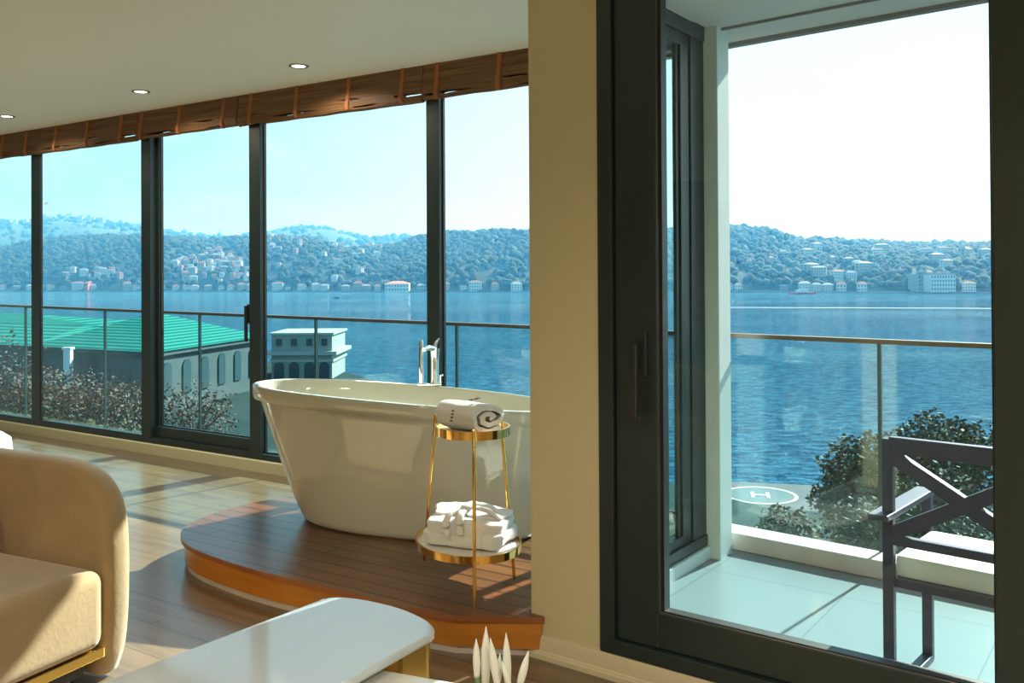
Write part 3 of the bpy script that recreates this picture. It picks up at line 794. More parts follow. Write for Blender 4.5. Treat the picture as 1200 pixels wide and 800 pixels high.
zL = .37
q1, q2 = G(440, 783, zL), G(520, 797, zL)
e1 = (Vector((q2.x, q2.y))-Vector((q1.x, q1.y))).normalized(); Q = Vector((q1.x, q1.y)); perp = Vector((e1.y, -e1.x))
lt = [Q-e1*.12, Q+e1*.46, Q+e1*.55+perp*.07, Q+e1*.58+perp*.16, Q+e1*.58+perp*.55, Q+e1*.5+perp*.64, Q+e1*.2+perp*.66, Q-e1*.12+perp*.5]
cL = sum(lt, Vector((0, 0)))/len(lt)
lo = empty('coffee_table', (cL.x, cL.y, 0), 0, 'lower white nesting coffee table tucked in front of the taller one at the bottom', 'coffee table')
f = B(); prism(f, [(p.x-cL.x, p.y-cL.y) for p in lt], zL-.022, zL)
es = [e for e in f.edges if abs(e.verts[0].co.z-e.verts[1].co.z) < 1e-5]
bmesh.ops.bevel(f, geom=es, offset=.004, segments=3, affect='EDGES')
finish('tabletop', f, pbr('cream_white_top', (.82, .79, .72), .15, coat=.4), lo, 50)
f = B(); lathe(f, [(.0, 0), (.16, 0), (.16, .01), (.12, .02), (.10, .1), (.10, .25), (.15, zL-.022), (0, zL-.022)], (0, 0, 0), 40); finish('pedestal', f, M['goldb'], lo, 40)

# vase with white buds
vp = Vector((-.012, 1.80))
va = empty('vase', (vp.x, vp.y, zL), 0, 'white vase standing on the lower coffee table, holding the white buds', 'vase')
f = B(); lathe(f, [(0, 0), (.05, 0), (.055, .01), (.062, .10), (.070, .150), (.066, .150), (.058, .10), (.05, .012), (0, .012)], (0, 0, 0), 40)
finish('vase_body', f, M['vase'], va, 50)
buds = [((558, 748), (559, 793), 3.8, 'short upright white bud at the left, its green stem showing'), ((569.5, 733.5), (569, 803), 4.9, 'tallest white bud of the bunch'),
        ((574.5, 747), (583, 803), 4.2, 'white bud leaning right, behind the tallest one'), ((586, 765), (583.5, 803), 3.2, 'short white bud in the middle of the bunch'),
        ((593, 741), (595, 803), 4.2, 'second tallest white bud, right of the bunch middle'), ((588, 774), (598, 806), 3.0, 'small low white bud in front of the second tallest'),
        ((619.5, 762), (608, 806), 4.0, 'white bud leaning far out to the right, apart from the rest')]
for i, ((x0, y0), (x1, y1), w, lb) in enumerate(buds):
    D = 1.80+.012*math.sin(i*2.3)
    tip = atd(x0, y0, D); bs = atd(x1, y1, D)
    r = w*1.18/FL*D
    foot = Vector((vp.x+(bs.x-vp.x)*.6, vp.y+(D-1.8), zL+.02))
    root = empty('white_flower', foot, 0, lb, 'flower', 'white buds in the vase')
    f = B(); ax = tip-bs; N_ = 12; rr_ = []; P_ = []
    for k in range(N_+1):
        t = k/N_; P_.append(bs-foot+ax*t+Vector((0, 0, 0))); rr_.append(r*max(.06, (1-(max(0, t-.35)/.65)**2.2))*(.72+.28*min(1, t/.35)) if t < 1 else r*.05)
    tube(f, P_, rr_, 12); finish('petals', f, M['petal'], root, 180)
    f = B(); tube(f, [(0, 0, 0), (bs-foot)*.5+Vector((0, 0, .01)), (bs-foot)], r*.75, 8); finish('stem', f, M['stem'], root, 180)

# ------------------------------------------------------------------ patio chair on the balcony
cz = math.atan2(-.66, .75)
cor = Vector((1.222, 2.985))
ch = empty('patio_chair', (cor.x, cor.y, 0), cz, 'dark metal patio chair with crossed back bars and pale seat cushion on the balcony', 'chair')
# local: x = width (to the right/near), +y = seat direction (towards the sea)
W_, Dp = .49, .40
def post(x, y, z1, n='leg'):
    f = B(); box(f, (x, y, z1/2), (.035, .028, z1), 0, 0, .003); return finish(n, f, M['patio'], ch)
post(.02, .0, .855); post(W_, .0, .855); post(.02, Dp, .60); post(W_, Dp, .60)
f = B(); box(f, (W_/2+.01, 0, .835), (W_-.03, .03, .055), 0, 0, .003); finish('top_rail', f, M['patio'], ch)
f = B(); box(f, (W_/2+.01, 0, .525), (W_-.03, .03, .03), 0, 0, .003); finish('lower_rail', f, M['patio'], ch)
for s in (0, 1):
    f = B(); a = (.03, 0, .80 if s else .545); b = (W_-.01, 0, .545 if s else .80); beam(f, a, b, .028+.004*s, .045, (0, 0, 1), 0, .002); finish('cross_bar', f, M['patio'], ch)
for x in (.02, W_):
    f = B(); box(f, (x-(.012 if x < .1 else -.012), Dp/2-.02, .605), (.065, Dp+.10, .02), 0, 0, .004); finish('armrest', f, M['patio'], ch)
    f = B(); box(f, (x, Dp/2, .012), (.036, Dp, .022), 0, 0, .003); finish('sled_base', f, M['patio'], ch)
f = B(); box(f, (W_/2+.01, Dp/2, .385), (W_, Dp, .03), 0, 0, .003); finish('seat_frame', f, M['patio'], ch)
f = B(); box(f, (W_/2+.01, Dp/2+.01, .435), (W_-.04, Dp-.02, .075), 0, 0, .02); finish('seat_cushion', f, M['outcush'], ch, 50)

exec_outdoor = True
# ================================================================== OUTDOORS
SEA = CH-16.0; GR = -13.2
# water
m, nt = new_mat('sea_water'); Lk = nt.links
o_ = nd(nt, 'ShaderNodeOutputMaterial'); p_ = nd(nt, 'ShaderNodeBsdfPrincipled'); Lk.new(p_.outputs[0], o_.inputs[0])
p_.inputs['Base Color'].default_value = (.015, .25, .42, 1); p_.inputs['Roughness'].default_value = .12; p_.inputs['IOR'].default_value = 1.33
tc_ = nd(nt, 'ShaderNodeTexCoord')
def wav(scale, det, sx, sy):
    mp = nd(nt, 'ShaderNodeMapping'); mp.inputs['Scale'].default_value = (sx, sy, 1); Lk.new(tc_.outputs['Object'], mp.inputs[0])
    n = nd(nt, 'ShaderNodeTexNoise'); n.inputs['Scale'].default_value = scale; n.inputs['Detail'].default_value = det; n.inputs['Distortion'].default_value = .4
    Lk.new(mp.outputs[0], n.inputs['Vector']); return n
n1 = wav(.9, 6, .6, 1.1); n2 = wav(3.5, 3, .7, 1.3); n3 = wav(.010, 3, .5, 1.6)
a1 = nd(nt, 'ShaderNodeMath', operation='MULTIPLY_ADD'); a1.inputs[1].default_value = .5; Lk.new(n2.outputs[0], a1.inputs[0]); Lk.new(n1.outputs[0], a1.inputs[2])
bp = nd(nt, 'ShaderNodeBump'); bp.inputs['Strength'].default_value = 1.0; bp.inputs['Distance'].default_value = 4.0; Lk.new(a1.outputs[0], bp.inputs['Height']); Lk.new(bp.outputs[0], p_.inputs['Normal'])
wr = nd(nt, 'ShaderNodeMapRange'); wr.inputs[1].default_value = .62; wr.inputs[2].default_value = .86; Lk.new(a1.outputs[0], wr.inputs[0])
wm = nd(nt, 'ShaderNodeMix', data_type='RGBA'); wm.inputs[6].default_value = (.008, .12, .28, 1); wm.inputs[7].default_value = (.12, .43, .66, 1)
Lk.new(wr.outputs[0], wm.inputs[0]); Lk.new(wm.outputs[2], p_.inputs['Base Color'])
mr = nd(nt, 'ShaderNodeMapRange'); mr.inputs[1].default_value = .35; mr.inputs[2].default_value = .65; mr.inputs[3].default_value = .05; mr.inputs[4].default_value = .14
Lk.new(n3.outputs[0], mr.inputs[0]); Lk.new(mr.outputs[0], p_.inputs['Roughness'])
M['water'] = m
bm = B()
vs = [bm.verts.new(p) for p in ((-2500, 20, SEA), (2200, 20, SEA), (2200, 2200, SEA), (-2500, 2200, SEA))]; bm.faces.new(vs)
o = finish('sea', bm, M['water']); o['kind'] = 'structure'

# near shore ground
M['ground'] = pbr('quay_paving', (.025, .05, .052), .9, spec=.1, var=.25, vscale=.25)
bm = B()
shore = [(-170, 190), (-60, 160), (-34, 150), (-24, 134), (-17, 122), (-6, 95), (6, 70), (16, 56), (40, 50), (90, 47), (90, -12), (-170, -12)]
prism(bm, shore, SEA-2, GR)
o = finish('quay_ground', bm, M['ground']); o['kind'] = 'structure'
# lower body of the hotel below the room
bm = B(); prism(bm, [(-7.2, 9), (-7.2, -3.2), (5.2, -1.2), (4.9, 1.6)], GR, -.30)
o = finish('wall_lower_storeys', bm, M['post']); o['kind'] = 'structure'

# ------------------------------------------------------------------ far shore
def interp(tab, x):
    if x <= tab[0][0]: return tab[0][1]
    for (a, b), (c, d) in zip(tab, tab[1:]):
        if x <= c: return b+(d-b)*(x-a)/(c-a)
    return tab[-1][1]
shoreD = [(-200, 1100), (0, 1029), (167, 959), (290, 922), (400, 879), (600, 811), (850, 771), (1000, 727), (1160, 675), (1400, 620)]
ridge = [(-200, 262), (0, 261), (37, 264), (50, 259), (80, 258.5), (110, 261), (167, 269), (190, 273), (225, 276), (250, 281), (265, 281), (290, 278), (313, 275.5), (340, 271), (362, 269), (380, 270), (400, 274), (425, 281), (440, 281), (472, 279), (500, 282), (560, 284), (700, 290), (1400, 300)]
front = [(-200, 300), (0, 293), (30, 288), (50, 284), (75, 281), (110, 279), (167, 279), (200, 281), (250, 284), (280, 281), (295, 283), (313, 280), (345, 283), (380, 287), (420, 294), (445, 293), (470, 287), (500, 280), (522, 277), (540, 275), (616, 276.5), (700, 276), (800, 274), (844, 275), (856, 271), (872, 272), (881, 276), (895, 275), (915, 278), (929, 281), (943, 285), (957, 284), (1000, 286), (1071, 288.5), (1113, 289.5), (1161, 290), (1300, 292), (1400, 293)]
def hill_z(x, y, D): return CH+(HZ(x)-y)*D/FL
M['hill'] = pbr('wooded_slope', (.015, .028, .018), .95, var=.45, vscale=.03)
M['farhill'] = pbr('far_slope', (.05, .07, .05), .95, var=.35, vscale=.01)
def hill_mesh(name, base_fn, tab, Dadd, rows, mat, zbase=SEA-1, pw=.8):
    bm = B(); grid = []
    for px in range(-200, 1401, 8):
        k = (px-600)/FL; D0_ = base_fn(px); D1_ = D0_+Dadd
        zt__ = hill_z(px, interp(tab, px), D1_); r = []
        for j in range(rows+4):
            t = j/rows; D = D0_+Dadd*t
            z = zbase+(zt__-zbase)*(math.sin(min(t, 1)*PI/2)**pw if t <= 1 else 1-(t-1)*1.2)
            nz = noise.noise(Vector((k*D*.006, D*.006, 3)))*14*math.sin(min(1, t)*PI)+noise.noise(Vector((k*D*.03, D*.03, 1)))*3*min(1, t*3)
            r.append(bm.verts.new((k*D, D, z+nz)))
        grid.append(r)
    for a, b in zip(grid, grid[1:]):
        for j in range(len(a)-1): bm.faces.new((a[j], a[j+1], b[j+1], b[j]))
    o = finish(name, bm, mat, None, 180); o['kind'] = 'structure'; return o
def frontz(px, t):
    D0_ = interp(shoreD, px); D = D0_+330*t; k = (px-600)/FL; zt__ = hill_z(px, interp(front, px), D0_+330); zb_ = SEA-1
    z = zb_+(zt__-zb_)*(math.sin(min(t, 1)*PI/2)**.8)
    nz = noise.noise(Vector((k*D*.006, D*.006, 3)))*14*math.sin(min(1, t)*PI)+noise.noise(Vector((k*D*.03, D*.03, 1)))*3*min(1, t*3)
    return Vector((k*D, D, z+nz))
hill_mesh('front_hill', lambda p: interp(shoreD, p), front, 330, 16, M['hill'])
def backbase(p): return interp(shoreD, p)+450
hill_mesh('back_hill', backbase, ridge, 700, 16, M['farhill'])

# woodland cover: blobs of canopy on the slopes
ico = B(); bmesh.ops.create_icosphere(ico, subdivisions=1, radius=1); IV = [v.co.copy() for v in ico.verts]; IF = [[v.index for v in f.verts] for f in ico.faces]; ico.free()
def blobs(name, pts, mats, label):
    V = []; F = []; MI = []
    for c, r, mi in pts:
        o0 = len(V); sq = random.uniform(.75, 1.15)
        for v in IV:
            j = 1+.35*(random.random()-.5); V.append((c.x+v.x*r*j, c.y+v.y*r*j, c.z+v.z*r*sq*j))
        for f_ in IF: F.append([o0+i for i in f_]); MI.append(mi)
    me = bpy.data.meshes.new(name); me.from_pydata(V, [], F)
    for mm in mats: me.materials.append(mm)
    me.polygons.foreach_set('material_index', MI); me.polygons.foreach_set('use_smooth', [True]*len(F))
    o = bpy.data.objects.new(name, me); link(o); tag(o, label, 'trees', kind='stuff'); return o
CM = [pbr('canopy_dark', (.007, .018, .012), .95), pbr('canopy_mid', (.018, .036, .018), .95), pbr('canopy_olive', (.045, .062, .025), .95), pbr('canopy_rust', (.04, .035, .022), .95)]
pts = []
random.seed(11)
for i in range(9000):
    px = random.uniform(-60, 1260); t = random.random()**.8
    if 640 < px < 770: continue
    if t < .04: t = .04
    p = frontz(px, t); r = random.uniform(2.4, 5.2)
    dens = noise.noise(Vector((px*.02, t*3, 0)))
    if 200 < px < 300 and t < .45 and random.random() < .6: continue
    if 310 < px < 440 and random.random() < .35: continue
    pts.append((p+Vector((0, 0, r*.4)), r, random.choices([0, 1, 2, 3], [5, 4, 2+3*max(0, dens), 1])[0]))
for i in range(420):     # ragged crest line
    px = random.uniform(-60, 1260)
    if 640 < px < 770: continue
    p = frontz(px, 1.0); r = random.uniform(3, 6)
    pts.append((p+Vector((0, 0, r*.3)), r, random.choice([0, 0, 1])))
blobs('hillside_woodland', pts, CM, 'dense mixed woodland covering the slopes of the near ridge across the water')
pts = []
for i in range(900):
    px = random.uniform(-60, 520); t = random.random()
    D0_ = backbase(px); D = D0_+700*t; k = (px-600)/FL; zt__ = hill_z(px, interp(ridge, px), D0_+700)
    z = SEA+(zt__-SEA)*(math.sin(t*PI/2)**.8); r = random.uniform(4, 9)
    pts.append((Vector((k*D, D, z+2)), r, random.choice([0, 1, 1])))
blobs('distant_woodland', pts, CM, 'hazier woodland on the farthest ridge behind the first hills')

# houses across the water
HW = [pbr('house_white', (.62, .62, .60), .8), pbr('house_cream', (.42, .36, .28), .8), pbr('house_pink', (.40, .25, .22), .8), pbr('house_grey', (.30, .32, .34), .8)]
HR = [pbr('roof_terracotta', (.26, .11, .07), .85), pbr('roof_grey', (.25, .26, .28), .8)]
HWIN = pbr('house_window', (.04, .05, .07), .3)
def house_mesh(w, d, h, rh, wi, ri, floors):
    f = B(); box(f, (0, 0, h/2-1.5), (w, d, h+3), 0, 0)
    e = .6
    pts_ = [(-w/2-e, -d/2-e, h), (w/2+e, -d/2-e, h), (w/2+e, d/2+e, h), (-w/2-e, d/2+e, h)]
    v = [f.verts.new(p) for p in pts_]; r0 = f.verts.new((-w/4, 0, h+rh)); r1 = f.verts.new((w/4, 0, h+rh))
    for q in ((v[0], v[1], r1, r0), (v[1], v[2], r1), (v[2], v[3], r0, r1), (v[3], v[0], r0), (v[3], v[2], v[1], v[0])):
        f.faces.new(q).material_index = 1
    n = max(2, int(w/2.6))
    for fl_ in range(floors):
        z = h*(fl_+.5)/floors
        for k in range(n): box(f, (-w/2+w*(k+.5)/n, -d/2-.03, z), (w/n*.42, .12, h/floors*.5), 0, 2)
        for sx in (-1, 1): box(f, (sx*(w/2+.03), 0, z), (.12, d*.3, h/floors*.5), 0, 2)
    bmesh.ops.recalc_face_normals(f, faces=f.faces)
    me = bpy.data.meshes.new('house'); f.to_mesh(f and me); f.free()
    for mm in (HW[wi], HR[ri], HWIN): me.materials.append(mm)
    return me
HM = [house_mesh(9, 8, 7, 2.5, 0, 0, 2), house_mesh(12, 9, 8, 2.5, 0, 1, 3), house_mesh(10, 9, 9, 3, 1, 0, 3), house_mesh(14, 9, 10, 2, 0, 0, 3), house_mesh(8, 8, 8, 2.5, 2, 0, 2), house_mesh(11, 8, 7, 2, 3, 1, 2), house_mesh(16, 10, 12, 2, 1, 1, 4)]
HP = []
def put_house(p, mi, rz, label, group, sc=1):
    for q, r in HP:
        if (Vector((p.x, p.y))-q).length < (r+9*sc)*.72 and abs(p.x-q.x) < (r+9*sc)*.62: return
    HP.append((Vector((p.x, p.y)), 9*sc))
    o = bpy.data.objects.new('house', HM[mi]); link(o); o.location = p; o.rotation_euler = (0, 0, rz); o.scale = (sc,)*3
    tag(o, label, 'house', group)
random.seed(5)
# on the waterfront
px = 4
while px < 1160:
    if not (618 < px < 842) and not (447 < px < 482) and not (1070 < px < 1128) and random.random() < (.85 if px < 620 else .4):
        D = interp(shoreD, px)+8; k = (px-600)/FL
        put_house(Vector((k*D, D, SEA+1.2)), random.choice([0, 1, 2, 3, 5, 0, 3]), -k*.6+random.uniform(-.2, .2), 'small waterside villa standing at the foot of the far hills', 'waterside villas across the strait', random.uniform(.55, .85))
    px += random.uniform(9, 17)
# village cluster
for i in range(120):
    px = random.triangular(203, 296, 250); t = random.uniform(.05, .5)*(1-abs(px-250)/90)
    put_house(frontz(px, t)+Vector((0, 0, 1)), random.choice([0, 1, 2, 4, 5, 0]), random.uniform(-.5, .5), 'village house climbing the slope seen through the sliding window', 'hillside village houses seen through the sliding window', random.uniform(.42, .72))
for i in range(40):
    px = random.uniform(316, 445); t = random.uniform(.03, .98)
    put_house(frontz(px, t)+Vector((0, 0, 2)), random.choice([3, 5, 2, 1, 4]), random.uniform(-.5, .5), 'scattered house among trees on the slope seen left of the bath tap', 'scattered slope houses seen through the widest window', random.uniform(.38, .65))
for i in range(36):
    px = random.uniform(2, 166); D0_ = backbase(px); t = random.uniform(.70, .95); D = D0_+700*t; k = (px-600)/FL
    zt__ = hill_z(px, interp(ridge, px), D0_+700); z = SEA+(zt__-SEA)*(math.sin(t*PI/2)**.8)
    put_house(Vector((k*D, D, z+3)), random.randrange(7), random.uniform(-.5, .5), 'house in the hazy town on the farthest ridge at the left', 'hazy town houses on the farthest ridge', random.uniform(.6, .9))
for i in range(16):
    px = random.uniform(60, 160); t = random.uniform(.04, .16)
    put_house(frontz(px, t)+Vector((0, 0, 1)), random.randrange(7), random.uniform(-.5, .5), 'house low on the slope at the left, just above the far waterline', 'low slope houses at the left', random.uniform(.45, .7))
for i in range(26):
    px = random.uniform(850, 1158); t = random.uniform(.04, .5)
    put_house(frontz(px, t)+Vector((0, 0, 1.5)), random.choice([3, 5, 6, 2, 1]), random.uniform(-.5, .5), 'house half hidden by trees on the slope seen through the balcony door', 'slope houses seen through the balcony door', random.uniform(.5, .8))
for i, (px, py) in enumerate([(458, 283), (464, 281), (470, 284), (478, 281)]):
    D = interp(shoreD, px)+420
    put_house(Vector(((px-600)/FL*D, D, hill_z(px, py, D)-5)), 0, 0, 'white house on the skyline above the long waterside hall', 'skyline houses above the long hall', .7)

def place_building(px0, px1, ytop, ybot, name, label, cat, wallm, roofm, rise, wins, Dofs=4, floors=3):
    D = interp(shoreD, (px0+px1)/2)+Dofs; a = atd(px0, ybot, D); b = atd(px1, ybot, D); top_ = atd(px0, ytop, D)
    w = b.x-a.x; h = top_.z-a.z; dp = 18
    r = empty(name, ((a.x+b.x)/2, D+dp/2, a.z), 0, label, cat)
    f = B(); box(f, (0, 0, h/2-.5), (w, dp, h+1)); finish('wall', f, wallm, r)
    f = B()
    e = .8; v = [f.verts.new(p) for p in ((-w/2-e, -dp/2-e, h), (w/2+e, -dp/2-e, h), (w/2+e, dp/2+e, h), (-w/2-e, dp/2+e, h))]
    if rise > 0:
        r0 = f.verts.new((-w/5, 0, h+rise)); r1 = f.verts.new((w/5, 0, h+rise))
        for q in ((v[0], v[1], r1, r0), (v[1], v[2], r1), (v[2], v[3], r0, r1), (v[3], v[0], r0), (v[3], v[2], v[1], v[0])): f.faces.new(q)
    else:
        box(f, (0, 0, h+.3), (w+.8, dp+.8, .6)); bmesh.ops.delete(f, geom=v, context='VERTS')
    finish('roof', f, roofm, r)
    for fl_ in range(floors):
        for k in range(wins):
            f = B(); box(f, (-w/2+w*(k+.5)/wins, -dp/2-.05, h*(fl_+.5)/floors), (w/wins*.45, .2, h/floors*.5)); finish('window', f, HWIN, r)
    return r
place_building(451, 479, 332.5, 341.5, 'waterside_hall', 'long white waterside hall with red roof across the water', 'building', HW[0], pbr('hall_roof', (.55, .20, .12), .8), 2.6, 8, -10, 2)
place_building(1091, 1120, 322, 341, 'white_block', 'white many-windowed block on the shore at the right of the balcony door view', 'building', HW[0], HR[1], 0, 9, -6, 4)
place_building(1076, 1091, 322, 341, 'grey_block', 'plain greyish block joined to the left of the white many-windowed block', 'building', HW[3], HR[1], 0, 4, 0, 4)
place_building(395, 430, 316, 330, 'hillside_block', 'wide grey brown block on the slope seen through the widest window', 'building', HW[3], HR[1], 0, 8, 70, 2)
place_building(99, 103, 331.5, 341, 'red_house', 'narrow red house on the far waterline at the left', 'building', pbr('red_render', (.65, .12, .10), .8), HR[0], 2, 2, -4, 2)
# embankment
bm = B()
for a, b in zip(range(-200, 1400, 40), range(-160, 1440, 40)):
    p, q = [Vector(((x-600)/FL*interp(shoreD, x), interp(shoreD, x)-3)) for x in (a, b)]
    slab(bm, p, q, 4, SEA-.5, SEA+1.3)
o = finish('far_embankment', bm, pbr('embankment', (.16, .17, .17), .9)); o['kind'] = 'structure'

# flag mast on the ridge, spire tower
D = 2150; mt = atd(57, 259, D); tp_ = atd(57, 236, D)
fm = empty('flagpole', (mt.x, D, mt.z-5), 0, 'tall flagpole with a large red flag on the far ridge', 'flagpole')
f = B(); tube(f, [(0, 0, 0), (0, 0, tp_.z-mt.z+5)], [.7, .4], 8); finish('mast', f, HW[3], fm, 60)
f = B(); hh = tp_.z-mt.z+5
rows_ = []
for i in range(9): rows_.append([(-1-1.4*i, 1.5*math.sin(i*.9), hh-1-.5*i+1.6*math.sin(i*.5)), (-1-1.4*i, 1.5*math.sin(i*.9)+.1, hh-8-.5*i+1.6*math.sin(i*.5))])
vv = [[f.verts.new(p) for p in r] for r in rows_]
for a, b in zip(vv, vv[1:]): f.faces.new((a[0], a[1], b[1], b[0]))
f2 = bmesh.ops.solidify(f, geom=list(f.faces), thickness=.15)
finish('flag', f, pbr('red_flag', (.55, .05, .10), .8), fm, 60)
D = 1900; tb_ = atd(257.5, 281, D); tt = atd(257.5, 266, D)
H_ = tt.z-tb_.z+10
tw_ = empty('television_tower', (tb_.x, D, tb_.z-10), 0, 'slender pointed tower standing on the skyline', 'tower')
f = B(); lathe(f, [(6, 0), (5.4, 10), (6.5, H_*.45), (6, H_*.55), (3.5, H_*.66), (0, H_*.72)], (0, 0, 0), 16); finish('shaft', f, pbr('tower_concrete', (.12, .13, .14), .8), tw_, 40)
f = B(); tube(f, [(0, 0, H_*.7), (0, 0, H_)], [1.2, .3], 8); finish('antenna', f, HW[3], tw_, 60)
# bird in flight
D = 260; p = atd(96.5, 252, D)
f = B(); wv = [(-.55, 0, .10), (-.3, .05, .16), (0, .1, 0), (.3, .05, .18), (.55, 0, .12), (.3, -.08, .14), (0, -.12, 0), (-.3, -.08, .12)]
v = [f.verts.new(q) for q in wv]
for q in ((0, 1, 7), (1, 2, 6, 7), (2, 3, 5, 6), (3, 4, 5)): f.faces.new([v[i] for i in q])
bmesh.ops.solidify(f, geom=list(f.faces), thickness=.03)
soft(f, (0, 0, 0), (.07, .28, .07), 1, 1, 0, 1)
o = finish('bird', f, pbr('dark_feathers', (.05, .05, .06), .9), None, 180, loc=p); tag(o, 'dark bird flying in the sky above the far left ridge', 'bird')

# boats
f = B(); w0, w1 = G(838, 360.2, SEA), G(1190, 361.5, SEA)
slab(f, w0, w1, 3.0, SEA+.02, SEA+.10)
o = finish('boat_wake', f, pbr('wake_foam', (.62, .75, .80), .7), None); tag(o, 'long white wake line across the water beyond the balcony', 'wake')
def boat(px, py, L_, name, label, hullm, cabm, hdg, tall):
    p = G(px, py, SEA); r = empty(name, (p.x, p.y, SEA), hdg, label, 'boat')
    f = B(); rings = []
    for t in (0, .1, .3, .6, .85, 1):
        w = L_*.13*(.75 if t == 0 else 1 if t < .7 else .7 if t < .9 else .06); x = (t-.5)*L_; dz = .25*t*t*tall
        rings.append([(x, -w, .5*tall+dz), (x, -w*.7, -.3), (x, w*.7, -.3), (x, w, .5*tall+dz)])
    loft(f, rings, closed=True, cap0=True, cap1=True); finish('hull', f, hullm, r)
    f = B(); box(f, (-.05*L_, 0, .95*tall), (L_*.4, L_*.16, tall*.9)); box(f, (0, 0, 1.6*tall), (L_*.18, L_*.12, tall*.6)); finish('cabin', f, cabm, r)
    f = B(); tube(f, [(0, 0, 1.8*tall), (0, 0, 2.9*tall)], .06*tall, 6); finish('mast', f, cabm, r)
boat(941, 344.5, 22, 'harbour_ferry', 'red hulled ferry with white cabin off the far shore', pbr('red_hull', (.5, .07, .07), .6), HW[0], .1, 2.3)
boat(394, 349.5, 4.6, 'rowing_boat', 'tiny dark boat out on the water', pbr('dark_hull', (.05, .06, .08), .7), pbr('dark_cabin', (.08, .09, .1), .7), .2, .6)

# ------------------------------------------------------------------ palace with green roofs on the near shore
M['copper'] = None
m, nt = new_mat('green_copper_roof'); Lk = nt.links
o_ = nd(nt, 'ShaderNodeOutputMaterial'); p_ = nd(nt, 'ShaderNodeBsdfPrincipled'); Lk.new(p_.outputs[0], o_.inputs[0])
tc_ = nd(nt, 'ShaderNodeTexCoord'); wv_ = nd(nt, 'ShaderNodeTexWave'); wv_.wave_type = 'BANDS'; wv_.bands_direction = 'Z'
wv_.inputs['Scale'].default_value = 1.2; Lk.new(tc_.outputs['Object'], wv_.inputs['Vector'])
cr_ = nd(nt, 'ShaderNodeValToRGB'); cr_.color_ramp.elements[0].color = (.010, .13, .115, 1); cr_.color_ramp.elements[1].color = (.04, .27, .23, 1); cr_.color_ramp.elements[0].position = .35; cr_.color_ramp.elements[1].position = .65
Lk.new(wv_.outputs['Fac'], cr_.inputs[0]); Lk.new(cr_.outputs[0], p_.inputs['Base Color']); p_.inputs['Roughness'].default_value = .85; p_.inputs['Specular IOR Level'].default_value = .05
M['copper'] = m
M['stone'] = pbr('palace_stone', (.075, .105, .12), .8, var=.12, vscale=.5)
M['dkwin'] = pbr('palace_window', (.05, .09, .11), .25)
def V2(v): return Vector((v.x, v.y))
ze = -6.5
cN = G(183, 413, ze); cR = G(312, 394, ze); cLx = G(0, 403.5, ze)
dL = (V2(cLx)-V2(cN)).normalized(); cL_ = V2(cN)+dL*21
dR = V2(cR)-V2(cN); cB = cL_+dR
org = (V2(cN)+cB)/2
pal = empty('palace', (org.x, org.y, GR), 0, 'stone palace block with a pointed green pyramid roof, seen through the sliding window', 'building')
def sh(p, z=0): return (p[0]-org.x, p[1]-org.y, z-GR)
f = B()
E4 = [V2(cN), V2(cR), cB, cL_]
zap = -2.9
ap1 = sum(E4, Vector((0, 0)))/4; zap = -2.95
v = [f.verts.new(sh(p, ze)) for p in E4]; a1_ = f.verts.new(sh(ap1, zap))
for q in ((v[0], v[1], a1_), (v[1], v[2], a1_), (v[2], v[3], a1_), (v[3], v[0], a1_), (v[3], v[2], v[1], v[0])): f.faces.new(q)
finish('hipped_roof', f, M['copper'], pal)
f = B(); cen_ = sum(E4, Vector((0, 0)))/4; wl = [p+(cen_-p).normalized()*1.0 for p in E4]
prism(f, [sh(p)[:2] for p in wl], 0, ze-GR-.4); finish('wall', f, M['stone'], pal)
f = B(); prism(f, [sh(p+(cen_-p).normalized()*.3)[:2] for p in E4], ze-GR-.5, ze-GR-.05); finish('cornice', f, M['stone'], pal)
def wall_windows(p0, p1, n, z0, z1, par, o0, w=1.3, arch=False, name='window'):
    d = (p1-p0); L_ = d.length; d.normalize(); nn = Vector((d.y, -d.x))
    if (p0+nn - cen_).length < (p0-cen_).length: nn = -nn
    for k in range(n):
        c = p0+d*L_*(k+.5)/n+nn*.04; f = B()
        slab(f, c-d*w/2, c+d*w/2, .2, z0, z1, 0)
        if arch:
            pts_ = []
            for q in range(13):
                a = PI*q/12; pts_.append((math.cos(a)*w/2, math.sin(a)*w/2))
            r0_ = [(c.x+d.x*x-nn.x*.1, c.y+d.y*x-nn.y*.1, z1+y) for x, y in pts_]; r1_ = [(c.x+d.x*x+nn.x*.1, c.y+d.y*x+nn.y*.1, z1+y) for x, y in pts_]
            loft(f, [r0_, r1_], closed=True, cap0=True, cap1=True)
        bmesh.ops.translate(f, vec=(-o0.x, -o0.y, -GR), verts=f.verts)
        finish(name, f, M['dkwin'], par)
wall_windows(wl[0], wl[1], 6, -11.5, -8.6, pal, org, 1.6, True); wall_windows(wl[3], wl[0], 6, -11.5, -8.6, pal, org, 1.8)
# long side wing continuing to the left
s0_ = cL_+dL*.15; s1_ = cL_+dL*34; dRn = dR*.86
c4s = [s0_, s1_, s1_+dRn, s0_+dRn]; oS = sum(c4s, Vector((0, 0)))/4
sw = empty('palace_side_wing', (oS.x, oS.y, GR), 0, 'long palace wing with green ridged roof, left of the pyramid roof', 'building')
f = B(); v = [f.verts.new((p.x-oS.x, p.y-oS.y, ze-GR)) for p in c4s]
ra_, rb_ = s0_+dRn*.5+dL*1.0, s1_+dRn*.5-dL*6
b0 = f.verts.new((ra_.x-oS.x, ra_.y-oS.y, -4.75-GR)); b1 = f.verts.new((rb_.x-oS.x, rb_.y-oS.y, -4.75-GR))
for q in ((v[0], v[1], b1, b0), (v[1], v[2], b1), (v[2], v[3], b0, b1), (v[3], v[0], b0), (v[3], v[2], v[1], v[0])): f.faces.new(q)
finish('hipped_roof', f, M['copper'], sw)
